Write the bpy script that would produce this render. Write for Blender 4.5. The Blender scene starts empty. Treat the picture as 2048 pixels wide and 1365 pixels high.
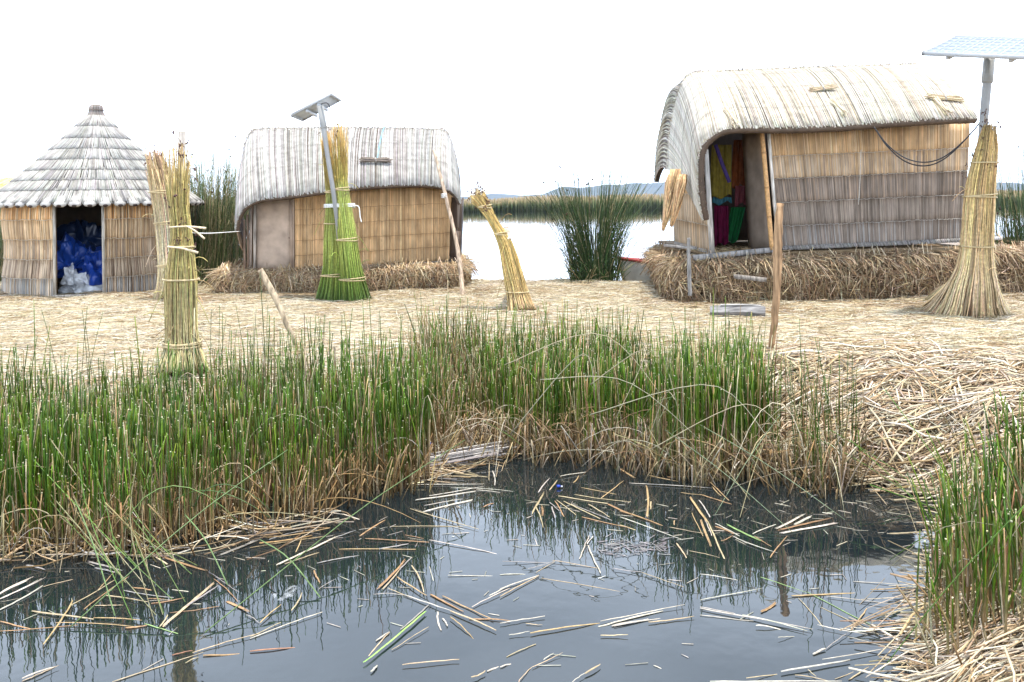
import bpy, math, numpy as np
from mathutils import Vector, Matrix, noise as mn
rng = np.random.default_rng(11)
scene = bpy.context.scene
COL = scene.collection
PI = math.pi
# ------------------------------------------------------------------ camera
F = 1774.0; CAM = np.array([0, 0, 2.1]); PT = math.atan(282/F); RL = math.radians(0.75)
HZY = 400.; fw = np.array([0, 1., 0]); r0 = np.array([1., 0, 0]); u0 = np.array([0, 0, 1.])   # level view, shifted down
RR = math.cos(RL)*r0 - math.sin(RL)*u0; UU = math.sin(RL)*r0 + math.cos(RL)*u0
def ray(px, py): return fw + (px-1024)/F*RR + (HZY-py)/F*UU
def onY(px, py, Y):
    d = ray(px, py); return CAM + d*(Y/d[1])
def onZ(px, py, z=0.0):
    d = ray(px, py); return CAM + d*((z-2.1)/d[2])
cd = bpy.data.cameras.new('camera'); cam = bpy.data.objects.new('camera', cd); COL.objects.link(cam)
cd.sensor_width = 36; cd.lens = F/2048*36; cd.clip_end = 20000; cd.shift_y = -(682.5-HZY)/2048; cd.clip_start = .05
m = Matrix.Identity(4)
for i in range(3):
    m[i][0], m[i][1], m[i][2], m[i][3] = RR[i], UU[i], -fw[i], CAM[i]
cam.matrix_world = m; scene.camera = cam

# ------------------------------------------------------------------ helpers
def nz(v):
    return v/np.maximum(np.linalg.norm(v, axis=-1, keepdims=True), 1e-9)
def lerp(a, b, t): return a+(b-a)*t
def cat(pts, t):
    """catmull-rom through pts (m,d) at t in 0..1 (array)"""
    p = np.asarray(pts, float); m_ = len(p); t = np.clip(np.asarray(t, float), 0, 1)
    x = t*(m_-1); i = np.clip(np.floor(x).astype(int), 0, m_-2); f = (x-i)[..., None]
    g = lambda k: p[np.clip(k, 0, m_-1)]
    a, b, c, d = g(i-1), g(i), g(i+1), g(i+2)
    return .5*((2*b)+(-a+c)*f+(2*a-5*b+4*c-d)*f*f+(-a+3*b-3*c+d)*f**3)
def uni(a, b, n=None): return rng.uniform(a, b, n)

class Bat:
    def __init__(s): s.V = []; s.K = []; s.F = []; s.n = 0
    def add(s, V, faces, col):
        V = np.asarray(V, float).reshape(-1, 3); n = len(V)
        c = np.empty((n, 4)); c[:, 3] = 1; c[:, :3] = np.asarray(col).reshape(-1, 3) if np.ndim(col) > 1 else col
        s.V.append(V); s.K.append(c)
        for f in faces: s.F.append(np.asarray(f, int)+s.n)
        s.n += n
    def tubes(s, P, R, col, sides=3, flat=1.0, cap=True):
        """P (n,k,3); R scalar,(n,) or (n,k); col (3,),(n,3),(n,k,3)"""
        P = np.asarray(P, float); n, k = P.shape[:2]
        if n == 0: return
        R = np.asarray(R, float)
        if R.ndim == 0: R = np.full((n, k), float(R))
        elif R.ndim == 1 and n == 1 and len(R) == k: R = R[None]
        elif R.ndim == 1: R = np.repeat(R[:, None], k, 1)
        col = np.asarray(col, float)
        if col.ndim == 1: col = np.broadcast_to(col, (n, k, 3))
        elif col.ndim == 2: col = np.repeat(col[:, None], k, 1)
        T = np.empty_like(P); T[:, 1:-1] = P[:, 2:]-P[:, :-2]; T[:, 0] = P[:, 1]-P[:, 0]; T[:, -1] = P[:, -1]-P[:, -2]
        T = nz(T); ch = nz(P[:, -1]-P[:, 0])
        ref = np.zeros((n, 3)); steep = np.abs(ch[:, 2]) > .8; ref[~steep, 2] = 1; ref[steep, 1] = 1
        A = nz(np.cross(T, ref[:, None])); B = np.cross(A, T)
        a = np.arange(sides)*2*PI/sides
        off = A[:, :, None]*np.cos(a)[None, None, :, None]+B[:, :, None]*(flat*np.sin(a))[None, None, :, None]
        V = P[:, :, None]+off*R[:, :, None, None]
        idx = np.arange(n*k*sides).reshape(n, k, sides)
        q = np.stack([idx[:, :-1], np.roll(idx[:, :-1], -1, 2), np.roll(idx[:, 1:], -1, 2), idx[:, 1:]], -1).reshape(-1, 4)
        fs = [q]
        if cap: fs += [idx[:, -1], idx[:, 0][:, ::-1]]
        s.add(V, fs, np.repeat(col[:, :, None], sides, 2).reshape(-1, 3))
    def beam(s, a, b, w, h=None, col=(.5, .5, .5), up=(0, 0, 1), ext=0):
        a = np.asarray(a, float); b = np.asarray(b, float); h = h or w
        t = nz(b-a); a = a-t*ext; b = b+t*ext
        u = np.asarray(up, float)
        if abs(np.dot(u, t)) > .95: u = np.array([0, 1., 0])
        x = nz(np.cross(t, u)); y = np.cross(x, t)
        V = [p+sx*x*w/2+sy*y*h/2 for p in (a, b) for sx, sy in ((-1, -1), (1, -1), (1, 1), (-1, 1))]
        s.add(V, [[(0, 3, 2, 1), (4, 5, 6, 7), (0, 1, 5, 4), (1, 2, 6, 5), (2, 3, 7, 6), (3, 0, 4, 7)]], col)
    def grid(s, G, col, thick=0.0, nrm=None):
        G = np.asarray(G, float); a, b = G.shape[:2]
        def fc(o, rev):
            i = np.arange(a*b).reshape(a, b)+o
            q = np.stack([i[:-1, :-1], i[1:, :-1], i[1:, 1:], i[:-1, 1:]], -1).reshape(-1, 4)
            return q[:, ::-1] if rev else q
        if not thick: s.add(G, [fc(0, False)], col); return
        if nrm is None:
            du = np.gradient(G, axis=0); dv = np.gradient(G, axis=1); nrm = nz(np.cross(du, dv))
        V = np.concatenate([G.reshape(-1, 3), (G-nrm*thick).reshape(-1, 3)])
        i = np.arange(a*b).reshape(a, b); ring = np.concatenate([i[:, 0], i[-1, 1:], i[-2::-1, -1], i[0, -2:0:-1]])
        r2 = np.roll(ring, -1); o = a*b
        side = np.stack([ring, ring+o, r2+o, r2], -1)
        c = col if np.ndim(col) == 1 else np.concatenate([np.reshape(col, (-1, 3))]*2)
        s.add(V, [fc(0, False), fc(o, True), side], c)
    def blobs(s, P, R, col):
        P = np.asarray(P, float).reshape(-1, 3); n = len(P)
        if n == 0: return
        o = np.array([(1, 0, 0), (0, 1, 0), (-1, 0, 0), (0, -1, 0), (0, 0, 1.2), (0, 0, -1.2)])
        R = np.broadcast_to(np.asarray(R, float), (n,))
        V = P[:, None]+o[None]*R[:, None, None]*uni(.6, 1.3, (n, 6, 1))
        f = np.array([(0, 1, 4), (1, 2, 4), (2, 3, 4), (3, 0, 4), (1, 0, 5), (2, 1, 5), (3, 2, 5), (0, 3, 5)])
        F_ = (f[None]+np.arange(n)[:, None, None]*6).reshape(-1, 3)
        s.add(V, [F_], col)
    def build(s, name, mat, parent=None, smooth=True, origin=None):
        V = np.concatenate(s.V); K = np.concatenate(s.K)
        if origin is None:
            origin = np.zeros(3); q = parent
            while q is not None: origin = origin+np.array(q.location); q = q.parent
        V = V-origin
        loops = np.concatenate([f.reshape(-1) for f in s.F]); cnt = np.concatenate([np.full(len(f), f.shape[1]) for f in s.F])
        me = bpy.data.meshes.new(name); me.vertices.add(len(V)); me.vertices.foreach_set('co', V.astype(np.float32).reshape(-1))
        me.loops.add(len(loops)); me.loops.foreach_set('vertex_index', loops.astype(np.int32))
        me.polygons.add(len(cnt)); st = np.concatenate([[0], np.cumsum(cnt)[:-1]]).astype(np.int32)
        me.polygons.foreach_set('loop_start', st)
        me.polygons.foreach_set('use_smooth', np.full(len(cnt), smooth))
        me.update(calc_edges=True)
        at = me.color_attributes.new('Col', 'FLOAT_COLOR', 'POINT'); at.data.foreach_set('color', K.astype(np.float32).reshape(-1))
        me.materials.append(mat)
        o = bpy.data.objects.new(name, me); COL.objects.link(o)
        if parent is not None: o.parent = parent
        else: o.location = origin
        return o
def tag(o, label=None, cat_=None, group=None, kind=None):
    if label: o['label'] = label
    if cat_: o['category'] = cat_
    if group: o['group'] = group
    if kind: o['kind'] = kind
    return o
def thing(name, loc, label, cat_, group=None):
    o = bpy.data.objects.new(name, None); COL.objects.link(o); o.location = loc; o.empty_display_size = .2
    return tag(o, label, cat_, group)
def vary(base, n, amt=.18, hue=.035):
    """n colours round a base"""
    b = np.asarray(base, float)
    v = np.exp(rng.normal(0, amt, (n, 1)))*np.exp(rng.normal(0, hue, (n, 3)))
    return np.clip(b*v, 0.004, .93)
def pick(cols, n, w=None):
    c = np.asarray(cols, float); return c[rng.choice(len(c), n, p=w)]

# ------------------------------------------------------------------ materials
def mat_col(name, rough=.6, spec=.3, transl=0., nscale=40, namt=.35, bump=0., stretch=None):
    m_ = bpy.data.materials.new(name); m_.use_nodes = True; nt = m_.node_tree; N = nt.nodes; L = nt.links
    p = N['Principled BSDF']; a = N.new('ShaderNodeAttribute'); a.attribute_name = 'Col'
    tc = N.new('ShaderNodeTexCoord'); mp = N.new('ShaderNodeMapping'); mp.inputs['Scale'].default_value = stretch or (1, 1, 1)
    L.new(tc.outputs['Object'], mp.inputs[0])
    no = N.new('ShaderNodeTexNoise'); no.inputs['Scale'].default_value = nscale; no.inputs['Detail'].default_value = 3
    L.new(mp.outputs[0], no.inputs['Vector'])
    mr = N.new('ShaderNodeMapRange'); mr.inputs[1].default_value = .3; mr.inputs[2].default_value = .7
    mr.inputs[3].default_value = 1-namt; mr.inputs[4].default_value = 1+namt
    L.new(no.outputs[0], mr.inputs[0])
    mx = N.new('ShaderNodeMix'); mx.data_type = 'RGBA'; mx.blend_type = 'MULTIPLY'; mx.inputs[0].default_value = 1
    L.new(a.outputs['Color'], mx.inputs[6]); L.new(mr.outputs[0], mx.inputs[7]); L.new(mx.outputs[2], p.inputs['Base Color'])
    p.inputs['Roughness'].default_value = rough; p.inputs['Specular IOR Level'].default_value = spec
    if bump:
        b = N.new('ShaderNodeBump'); b.inputs['Strength'].default_value = bump; b.inputs['Distance'].default_value = .01
        L.new(no.outputs[0], b.inputs['Height']); L.new(b.outputs[0], p.inputs['Normal'])
    if transl:
        t = N.new('ShaderNodeBsdfTranslucent'); L.new(mx.outputs[2], t.inputs[0]); ms = N.new('ShaderNodeMixShader'); ms.inputs[0].default_value = transl
        L.new(p.outputs[0], ms.inputs[1]); L.new(t.outputs[0], ms.inputs[2]); L.new(ms.outputs[0], N['Material Output'].inputs[0])
    return m_
M_straw = mat_col('dry_straw', .5, .35, 0, 30, .25)
M_mat = mat_col('reed_mat', .65, .2, 0, 9, .22, stretch=(1, 1, .35))
M_green = mat_col('green_rush', .42, .3, .2, 25, .25)
M_wood = mat_col('weathered_wood', .8, .15, 0, 30, .55, .8, (1, 1, .12))
M_ply = mat_col('plywood', .7, .2, 0, 5, .22, .1)
M_metal = mat_col('painted_metal', .45, .4, 0, 6, .08)
M_cloth = mat_col('cloth', .85, .1, .1, 12, .2)
M_rope = mat_col('rope', .8, .2, 0, 60, .2)
M_rubber = mat_col('black_cable', .5, .4, 0, 20, .1)
M_tarp = mat_col('plastic_tarp', .3, .5, 0, 6, .2)
M_boat = mat_col('boat_paint', .5, .4, 0, 7, .15)
M_dark = mat_col('dark_straw', .9, .1, 0, 14, .5, .6)
def mat_plastic():
    m_ = bpy.data.materials.new('clear_plastic_sheet'); m_.use_nodes = True; nt = m_.node_tree; N = nt.nodes; L = nt.links
    p = N['Principled BSDF']; p.inputs['Base Color'].default_value = (.75, .78, .82, 1); p.inputs['Roughness'].default_value = .22
    n_ = N.new('ShaderNodeTexNoise'); n_.inputs['Scale'].default_value = 5; mr = N.new('ShaderNodeMapRange')
    mr.inputs[1].default_value = .35; mr.inputs[2].default_value = .65; mr.inputs[3].default_value = .35; mr.inputs[4].default_value = .95
    L.new(n_.outputs[0], mr.inputs[0]); L.new(mr.outputs[0], p.inputs['Alpha']); return m_
M_plastic = mat_plastic()

# ------------------------------------------------------------------ terrain
SH = [(-40, 7.0), (-12, 6.5), (-6, 6.6), (-3.6, 6.8), (-2.2, 7.0), (-1.0, 7.35)]
for px, py in ((900, 870), (1000, 850), (1100, 850), (1290, 868), (1530, 895), (1640, 930), (1760, 962), (1840, 985), (1900, 1010), (1925, 1060), (1900, 1150), (1890, 1240), (1850, 1365)):
    p = onZ(px, py, 0.0); SH.append((p[0], p[1]))
SH += [(1.65, 3.2), (1.8, 2.2), (3, 1.0), (40, 1.0), (40, 20.5), (6.8, 19.6), (6.2, 19.2), (5.8, 17.6), (3.4, 17.25), (2.9, 17.2), (2.3, 17.25), (1.6, 17.7), (1.0, 18.0), (-.4, 18.0), (-1.0, 18.6), (-2, 20.5), (-7, 21), (-11, 20), (-40, 20)]
SH = np.array(SH)
def sdist(x, y):
    x = np.asarray(x, float).ravel(); y = np.asarray(y, float).ravel()
    d = np.full(len(x), 1e9); ins = np.zeros(len(x), bool)
    for i in range(len(SH)):
        a = SH[i]; b = SH[(i+1) % len(SH)]; e = b-a
        t = np.clip(((x-a[0])*e[0]+(y-a[1])*e[1])/(e@e), 0, 1)
        d = np.minimum(d, np.hypot(x-a[0]-t*e[0], y-a[1]-t*e[1]))
        c = (a[1] > y) != (b[1] > y)
        with np.errstate(divide='ignore', invalid='ignore'):
            xi = (b[0]-a[0])*(y-a[1])/(b[1]-a[1]+1e-12)+a[0]
        ins ^= c & (x < xi)
    return np.where(ins, d, -d)
def ht(x, y):
    shp = np.shape(x); x = np.ravel(x).astype(float); y = np.ravel(y).astype(float)
    d = sdist(x, y); w = np.where(y > 14, .75, np.where(x > 2.2, 1.45, 1.9))
    s = np.clip(d/w, 0, 1); s = np.sin(s*PI/2)**.9 if False else 1-(1-s)**2
    z = np.where(d > 0, .5*s, np.maximum(d*.5, -.8))
    z += np.where(d > .1, .018*np.sin(x*1.9+1)*np.sin(y*1.3+x*.7)+.012*np.sin(x*4.7+y*3.1), 0)
    z += np.where((x > 1.0) & (y < 8.6) & (d > .05), (.05*np.sin(x*5.3+y*2.2)*np.sin(y*6.1-x*2)+.03*np.sin(x*11+1)*np.sin(y*13+x*3))*np.clip((8.6-y)*2, 0, 1), 0)
    # near right bank is heaped up towards the right
    z += np.where((y < 8.5) & (x > 1.5), np.clip(d, 0, 2.2)*.05*np.clip((8.5-y)/2, 0, 1), 0)
    return z.reshape(shp)
gx = np.unique(np.concatenate([np.linspace(-40, -10, 30), np.linspace(-10, 11, 190), np.linspace(11, 40, 30)]))
gy = np.unique(np.concatenate([np.linspace(.6, 4, 20), np.linspace(4, 10, 100), np.linspace(10, 22, 70)]))
GX, GY = np.meshgrid(gx, gy, indexing='ij'); GZ = ht(GX, GY)
m_ = bpy.data.materials.new('trodden_straw'); m_.use_nodes = True; nt = m_.node_tree; N = nt.nodes; L = nt.links
p = N['Principled BSDF']; p.inputs['Roughness'].default_value = .85; p.inputs['Specular IOR Level'].default_value = .15
tc = N.new('ShaderNodeTexCoord')
n1 = N.new('ShaderNodeTexNoise'); n1.inputs['Scale'].default_value = 55; n1.inputs['Detail'].default_value = 5; n1.inputs['Distortion'].default_value = 1.2
mp = N.new('ShaderNodeMapping'); mp.inputs['Scale'].default_value = (.22, 1, 1); L.new(tc.outputs['Object'], mp.inputs[0]); L.new(mp.outputs[0], n1.inputs[0])
n2 = N.new('ShaderNodeTexNoise'); n2.inputs['Scale'].default_value = 1.1; n2.inputs['Detail'].default_value = 4; L.new(tc.outputs['Object'], n2.inputs[0])
cr = N.new('ShaderNodeValToRGB'); cr.color_ramp.elements[0].position = .33; cr.color_ramp.elements[0].color = (.10, .065, .032, 1)
cr.color_ramp.elements[1].position = .62; cr.color_ramp.elements[1].color = (.60, .48, .30, 1); L.new(n1.outputs[0], cr.inputs[0])
cr2 = N.new('ShaderNodeValToRGB'); cr2.color_ramp.elements[0].position = .3; cr2.color_ramp.elements[0].color = (.72, .66, .58, 1); cr2.color_ramp.elements[1].position = .6; cr2.color_ramp.elements[1].color = (1, 1, 1, 1); L.new(n2.outputs[0], cr2.inputs[0])
mx = N.new('ShaderNodeMix'); mx.data_type = 'RGBA'; mx.blend_type = 'MULTIPLY'; mx.inputs[0].default_value = 1
L.new(cr.outputs[0], mx.inputs[6]); L.new(cr2.outputs[0], mx.inputs[7]); L.new(mx.outputs[2], p.inputs['Base Color'])
bp = N.new('ShaderNodeBump'); bp.inputs['Strength'].default_value = .8; bp.inputs['Distance'].default_value = .02; L.new(n1.outputs[0], bp.inputs['Height']); L.new(bp.outputs[0], p.inputs['Normal'])
M_ground = m_
b = Bat(); b.grid(np.stack([GX, GY, GZ], -1), (.4, .3, .2)); tag(b.build('ground', M_ground), kind='structure')

# water
m_ = bpy.data.materials.new('lake_water'); m_.use_nodes = True; nt = m_.node_tree; N = nt.nodes; L = nt.links
p = N['Principled BSDF']; p.inputs['Base Color'].default_value = (.010, .016, .019, 1); p.inputs['Roughness'].default_value = .015; p.inputs['IOR'].default_value = 1.8
tc = N.new('ShaderNodeTexCoord'); n1 = N.new('ShaderNodeTexNoise'); n1.inputs['Scale'].default_value = 5; n1.inputs['Detail'].default_value = 2.5
L.new(tc.outputs['Object'], n1.inputs[0]); bp = N.new('ShaderNodeBump'); bp.inputs['Strength'].default_value = .07; bp.inputs['Distance'].default_value = .02
L.new(n1.outputs[0], bp.inputs['Height']); L.new(bp.outputs[0], p.inputs['Normal'])
M_water = m_
b = Bat(); xs = np.array([-3500, -600, -60, 0, 60, 600, 3500.]); ys = np.array([-30, 0, 30, 200, 800, 5200.])
X, Y = np.meshgrid(xs, ys, indexing='ij'); b.grid(np.stack([X, Y, X*0], -1), (0, 0, 0)); tag(b.build('water', M_water), kind='structure')

# hills
hp = [(-900, 402), (-300, 396), (100, 405), (300, 402), (440, 401), (520, 396), (700, 400), (930, 394), (985, 387), (1040, 391), (1085, 389), (1105, 381), (1128, 373), (1165, 376), (1200, 371), (1240, 370), (1270, 366), (1300, 367), (1340, 363), (1420, 362), (1500, 368), (1620, 372), (1800, 369), (1950, 364), (2015, 366), (2100, 372), (2500, 378), (3000, 385)]
b = Bat(); rows = []
hp = np.array(hp, float); xs = np.linspace(-900, 3000, 400); yy = np.interp(xs, hp[:, 0], hp[:, 1])+np.array([1.2*mn.noise(Vector((x*.03, 0, 0)))+.8*mn.noise(Vector((x*.09, 3, 0))) for x in xs])
top = np.array([onY(x, y, 4500) for x, y in zip(xs, yy)])
for k, (dy, hs) in enumerate(((-900, -.01), (-600, .3), (-330, .6), (-120, .88), (0, 1.), (260, .6), (600, -.01))):
    r_ = top.copy(); r_[:, 1] += dy; jit = 1+.25*np.array([mn.noise(Vector((x*.02, k*3.1, 2))) for x in xs])*(hs > 0)*(k != 4)
    r_[:, 2] = np.maximum(top[:, 2], 3)*hs*jit; r_[:, 0] *= (4500+dy)/4500; rows.append(r_)
b.grid(np.array(rows), (.07, .08, .06)); tag(b.build('hills', mat_col('hill_scrub', .9, .05, 0, .006, .4)), kind='structure')

# ------------------------------------------------------------------ straw ground cover
STR = [(.78, .67, .46), (.84, .75, .56), (.62, .50, .31), (.84, .78, .64), (.48, .36, .20), (.70, .62, .50), (.55, .42, .24)]
def litter(n, xr, yr, L0, L1, r, lift, cols, along=.6, k=2, dens=None, zmin=.05, w=None, wet=False):
    x = uni(*xr, n*3); y = uni(*yr, n*3)
    d = sdist(x, y); ok = d > zmin
    if dens is not None: ok &= rng.random(len(x)) < dens(x, y)
    x = x[ok][:n]; y = y[ok][:n]; n = len(x)
    a = np.where(rng.random(n) < along, rng.normal(0, .38, n), uni(0, PI, n)); Ln = uni(L0, L1, n)
    t = np.linspace(-.5, .5, k)[None]
    bend = rng.normal(0, .06, (n, 1))*Ln[:, None]
    px = x[:, None]+np.cos(a)[:, None]*Ln[:, None]*t-np.sin(a)[:, None]*bend*(1-4*t*t)
    py = y[:, None]+np.sin(a)[:, None]*Ln[:, None]*t+np.cos(a)[:, None]*bend*(1-4*t*t)
    z = ht(px, py); z = np.maximum(z, .004)
    z = z+uni(0, 1, (n, 1))**1.6*lift+rng.normal(0, .012, (n, 1))*np.sign(t)+.002
    P = np.stack([px, py, z], -1)
    c = vary(pick(cols, n, w), n, .13, .03)
    return P, np.broadcast_to(r, (n,))*uni(.6, 1.25, n)*np.clip(y/6.3, .62, 1), c
b = Bat()
far = lambda x, y: (8.2/np.maximum(y, 5))**.9
inview = lambda x, y: np.abs(x)/np.maximum(y, 1) < .64
P, R, K = litter(90000, (-12, 12.5), (7.2, 18.6), .15, .55, .0046, .06, STR+[(.36, .26, .15)], .55, dens=lambda x, y: far(x, y)*inview(x, y), zmin=.35); b.tubes(P, R, K, 3, .6)
P, R, K = litter(5000, (-12, 12.5), (7.2, 18.6), .2, .7, .006, .05, STR[:4], .35, 3, dens=lambda x, y: far(x, y)*inview(x, y), zmin=.5); b.tubes(P, R, K, 3, .6)
for xr_, yr_, n_ in (((-5.6, -.3), (14.2, 15.9), 1500), ((1.9, 9.5), (11.9, 13.7), 2600), ((-9.6, -6), (14.6, 16.2), 1300), ((3.5, 9), (8.6, 12), 700), ((-6, 2), (9, 13), 500)):
    P, R, K = litter(n_, xr_, yr_, .12, .5, .0055, .07, [(.34, .23, .13), (.44, .32, .19), (.26, .17, .09), (.54, .42, .27)], .4, 3, dens=lambda x, y: .5+.5*np.sin(x*2.3+y*3.1)); b.tubes(P, R, K, 3, .7)
tag(b.build('straw_mulch', M_straw), 'pale trodden straw spread thickly over the floating island in front of the huts', 'straw', kind='stuff')
# eroding bank of thick old reeds
BK = [(.58, .48, .34), (.52, .41, .26), (.66, .59, .47), (.40, .28, .16), (.46, .38, .29), (.32, .22, .13)]
b = Bat()
bank = lambda x, y: ((sdist(x, y) < 2.6) & (x > 1.2)).astype(float)*np.clip((9.2-y)/.9, 0, 1)
P, R, K = litter(24000, (1.2, 7), (2.6, 9.3), .08, .42, .0066, .10, BK, .25, 3, dens=bank, zmin=-.05); b.tubes(P, R, K, 4, .75)
P, R, K = litter(1500, (1.2, 6.5), (2.6, 8.8), .3, .8, .008, .14, BK[:4], .5, 4, dens=bank, zmin=-.05); b.tubes(P, R, K, 5, .8)
bank2 = lambda x, y: ((sdist(x, y) < 1.6) & (x < 1.6)).astype(float)
P, R, K = litter(7000, (-7, 1.6), (6.2, 9), .15, .5, .005, .06, BK+STR, .5, 3, dens=bank2, zmin=-.1); b.tubes(P, R, K, 3, .7)
# fan of loose straws sliding into the pond at lower right
n = 460; Lr = uni(.2, .7, n)
sx = uni(1.55, 2.6, n); sy = uni(3.1, 4.8, n); an = rng.normal(PI+.05, .35, n)
t = np.linspace(0, 1, 4)[None]
px_ = sx[:, None]+np.cos(an)[:, None]*Lr[:, None]*t; py_ = sy[:, None]+np.sin(an)[:, None]*Lr[:, None]*t
zz = np.maximum(ht(px_, py_), .003)+uni(.0, .09, (n, 1))*(1-t)+uni(.002, .03, (n, 1)); ok = sdist(px_[:, -1], py_[:, -1]) > -uni(.05, .5, n)
b.tubes(np.stack([px_, py_, zz], -1)[ok], uni(.002, .0038, n)[ok], vary(pick(BK, n), n)[ok], 4, .8)
tag(b.build('reed_litter', M_straw), 'tangled heap of thick dry reed stalks forming the eroded pond bank', 'reed litter', kind='stuff')

# ------------------------------------------------------------------ rushes
def stalks(x, y, z, h, lean, az, k=6, curl=1.8, droop=0.):
    n = len(x); t = np.linspace(0, 1, k)[None]
    hh = np.asarray(h)[:, None]; l = np.broadcast_to(lean, (n,))[:, None]*hh; dr = np.broadcast_to(droop, (n,))[:, None]*hh
    P = np.stack([x[:, None]+np.cos(az)[:, None]*l*t**curl, y[:, None]+np.sin(az)[:, None]*l*t**curl, z[:, None]+hh*t-dr*t**2.6], -1)
    return P
def rushes(b, n, X, Y, Z, H, greens, tans, base_frac=.35, dead=.15, r=.0042, lean=.09, tipcut=.4, bend=.06, zc=None, hs=None):
    az = uni(0, 2*PI, n); h = H
    le = np.abs(rng.normal(0, lean, n)); k = 7
    P = stalks(X, Y, Z, h, le, az, k, 1.6, np.where(rng.random(n) < bend, uni(.15, .7, n), 0))
    isd = rng.random(n) < dead
    g = vary(pick(greens, n), n, .22, .06); ta = vary(pick(tans, n), n, .2, .05)
    t = np.linspace(0, 1, k)
    bf = np.clip(rng.normal(base_frac, .13, n), 0, .9)[:, None]
    wgt = np.clip((t[None]-bf)/.18+.5, 0, 1)[..., None]
    K = ta[:, None]*(1-wgt)+g[:, None]*wgt
    K[isd] = ta[isd][:, None]
    R = (r*uni(.65, 1.25, n))[:, None]*np.array([1.1, 1.05, 1, .92, .82, .7, .5])[None]
    cut = rng.random(n) < tipcut
    R[cut, -1] = R[cut, -2]*1.05
    # pale pith shows on the cut ends
    Pc = P.copy(); b.tubes(P, R, K, 3, 1.0)
    cp = P[cut][:, -1]; d_ = nz(P[cut][:, -1]-P[cut][:, -2])
    b.tubes(np.stack([cp, cp+d_*.006], 1), R[cut, -1]*1.15, vary((.62, .60, .38), len(cp), .15), 4, 1.0)
    return P
def samp(poly, n, clump=.55, sc=1.6, seed=0.):
    poly = np.asarray(poly, float); lo = poly.min(0); hi = poly.max(0); out = []
    got = 0
    while got < n:
        x = uni(lo[0], hi[0], 6000); y = uni(lo[1], hi[1], 6000); ins = np.zeros(6000, bool)
        for i in range(len(poly)):
            a = poly[i]; c = poly[(i+1) % len(poly)]
            cc = (a[1] > y) != (c[1] > y); xi = (c[0]-a[0])*(y-a[1])/(c[1]-a[1]+1e-12)+a[0]; ins ^= cc & (x < xi)
        nn = .5+.5*np.sin(x*sc*2.1+seed+np.sin(y*sc*1.7+seed))*np.cos(y*sc*2.6+1.3*np.sin(x*sc*1.3+seed))
        ok = ins & (rng.random(6000) < 1-clump+clump*nn)
        out.append(np.stack([x[ok], y[ok]], -1)); got += ok.sum()
    return np.concatenate(out)[:n]
G1 = [(.065, .145, .006), (.095, .18, .010), (.040, .10, .006), (.14, .21, .016), (.05, .12, .010), (.11, .145, .016)]
G2 = [(.05, .095, .03), (.07, .12, .04), (.035, .07, .025), (.09, .13, .05)]
T1 = [(.42, .29, .14), (.36, .23, .10), (.50, .38, .21), (.27, .17, .08), (.54, .45, .29), (.33, .25, .13)]
def arcs(b, n, pts, Lr, cols, r=.0038, zlo=.02, amp=(.2, .5), az=None):
    """stems bent over in long arcs, both ends low"""
    i = rng.integers(0, len(pts), n); x = pts[i, 0]+uni(-.2, .2, n); y = pts[i, 1]+uni(-.2, .1, n)
    a = uni(0, 2*PI, n) if az is None else rng.normal(az, .6, n); Ln = uni(*Lr, n); hh = uni(*amp, n); e = uni(.75, 1.0, n)
    t = np.linspace(0, 1, 9)[None]*e[:, None]; z0 = uni(zlo, .25, n)
    s = t**1.25
    P = np.stack([x[:, None]+np.cos(a)[:, None]*Ln[:, None]*s, y[:, None]+np.sin(a)[:, None]*Ln[:, None]*s*.7,
                  z0[:, None]*(1-t)+4*hh[:, None]*t*(1-t*.98)+.01], -1)
    P[..., 2] = np.maximum(P[..., 2], .006)
    K = vary(pick(cols, n), n); R = (r*uni(.6, 1.2, n))[:, None]*np.linspace(1.1, .45, 9)[None]
    b.tubes(P, R, K, 3)
def snags(b, pts, n, cols, r=.004):
    """short broken stems leaning every way at the foot"""
    i = rng.integers(0, len(pts), n); x = pts[i, 0]+uni(-.12, .12, n); y = pts[i, 1]+uni(-.25, .05, n)
    h = uni(.08, .4, n); P = stalks(x, y, np.zeros(n)-.02, h, uni(.05, .8, n), uni(0, 2*PI, n), 4, 1.2)
    b.tubes(P, r*uni(.7, 1.4, n), vary(pick(cols, n), n), 3)
def gz(x, y): return np.maximum(ht(x, y)-.05, -.05)

# left rush bed
A = [onZ(-60, 1110)[:2], onZ(120, 1105)[:2], onZ(260, 1118)[:2], onZ(430, 1080)[:2], onZ(520, 1050)[:2], onZ(600, 1045)[:2], onZ(700, 1005)[:2], onZ(830, 985)[:2], onZ(870, 925)[:2]]
polyL = A+[(-.75, 7.55), (-1.6, 7.75), (-3, 7.6), (-4.6, 7.45), (-6.5, 7.3), (-6.5, 5.3)]
b = Bat(); n = 7600; pt = samp(polyL, n, .45, 1.5, .4); x, y = pt.T
x = x+rng.normal(0, .05, n); y = y+rng.normal(0, .05, n); hb = .60+.1*np.sin(x*1.7+.8)*np.cos(y*2.1)+np.clip(x+2.2, 0, 2)*.10-np.clip(-x-2.3, 0, 1)*.07
H = np.clip(rng.normal(hb, .13, n), .2, 1.3)*np.where(rng.random(n) < .05, 1.3, 1)
fr = np.clip(.30+.16*np.sin(x*2.1)+np.clip((x+2.7)*.17, 0, .28), .08, .6)
rushes(b, n, x, y, gz(x, y), H, G1, T1, fr, .12, .0049, .085, .45)
n = 320; pt = samp([q+np.array([0, .12]) for q in A]+[a_+np.array([0, .5]) for a_ in A[::-1]], n, .3); x, y = pt.T
rushes(b, n, x, y, gz(x, y), uni(.15, .5, n), G1, [(c[0]*.7, c[1]*.68, c[2]*.65) for c in T1], .75, .75, .005, .2, .2)
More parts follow.
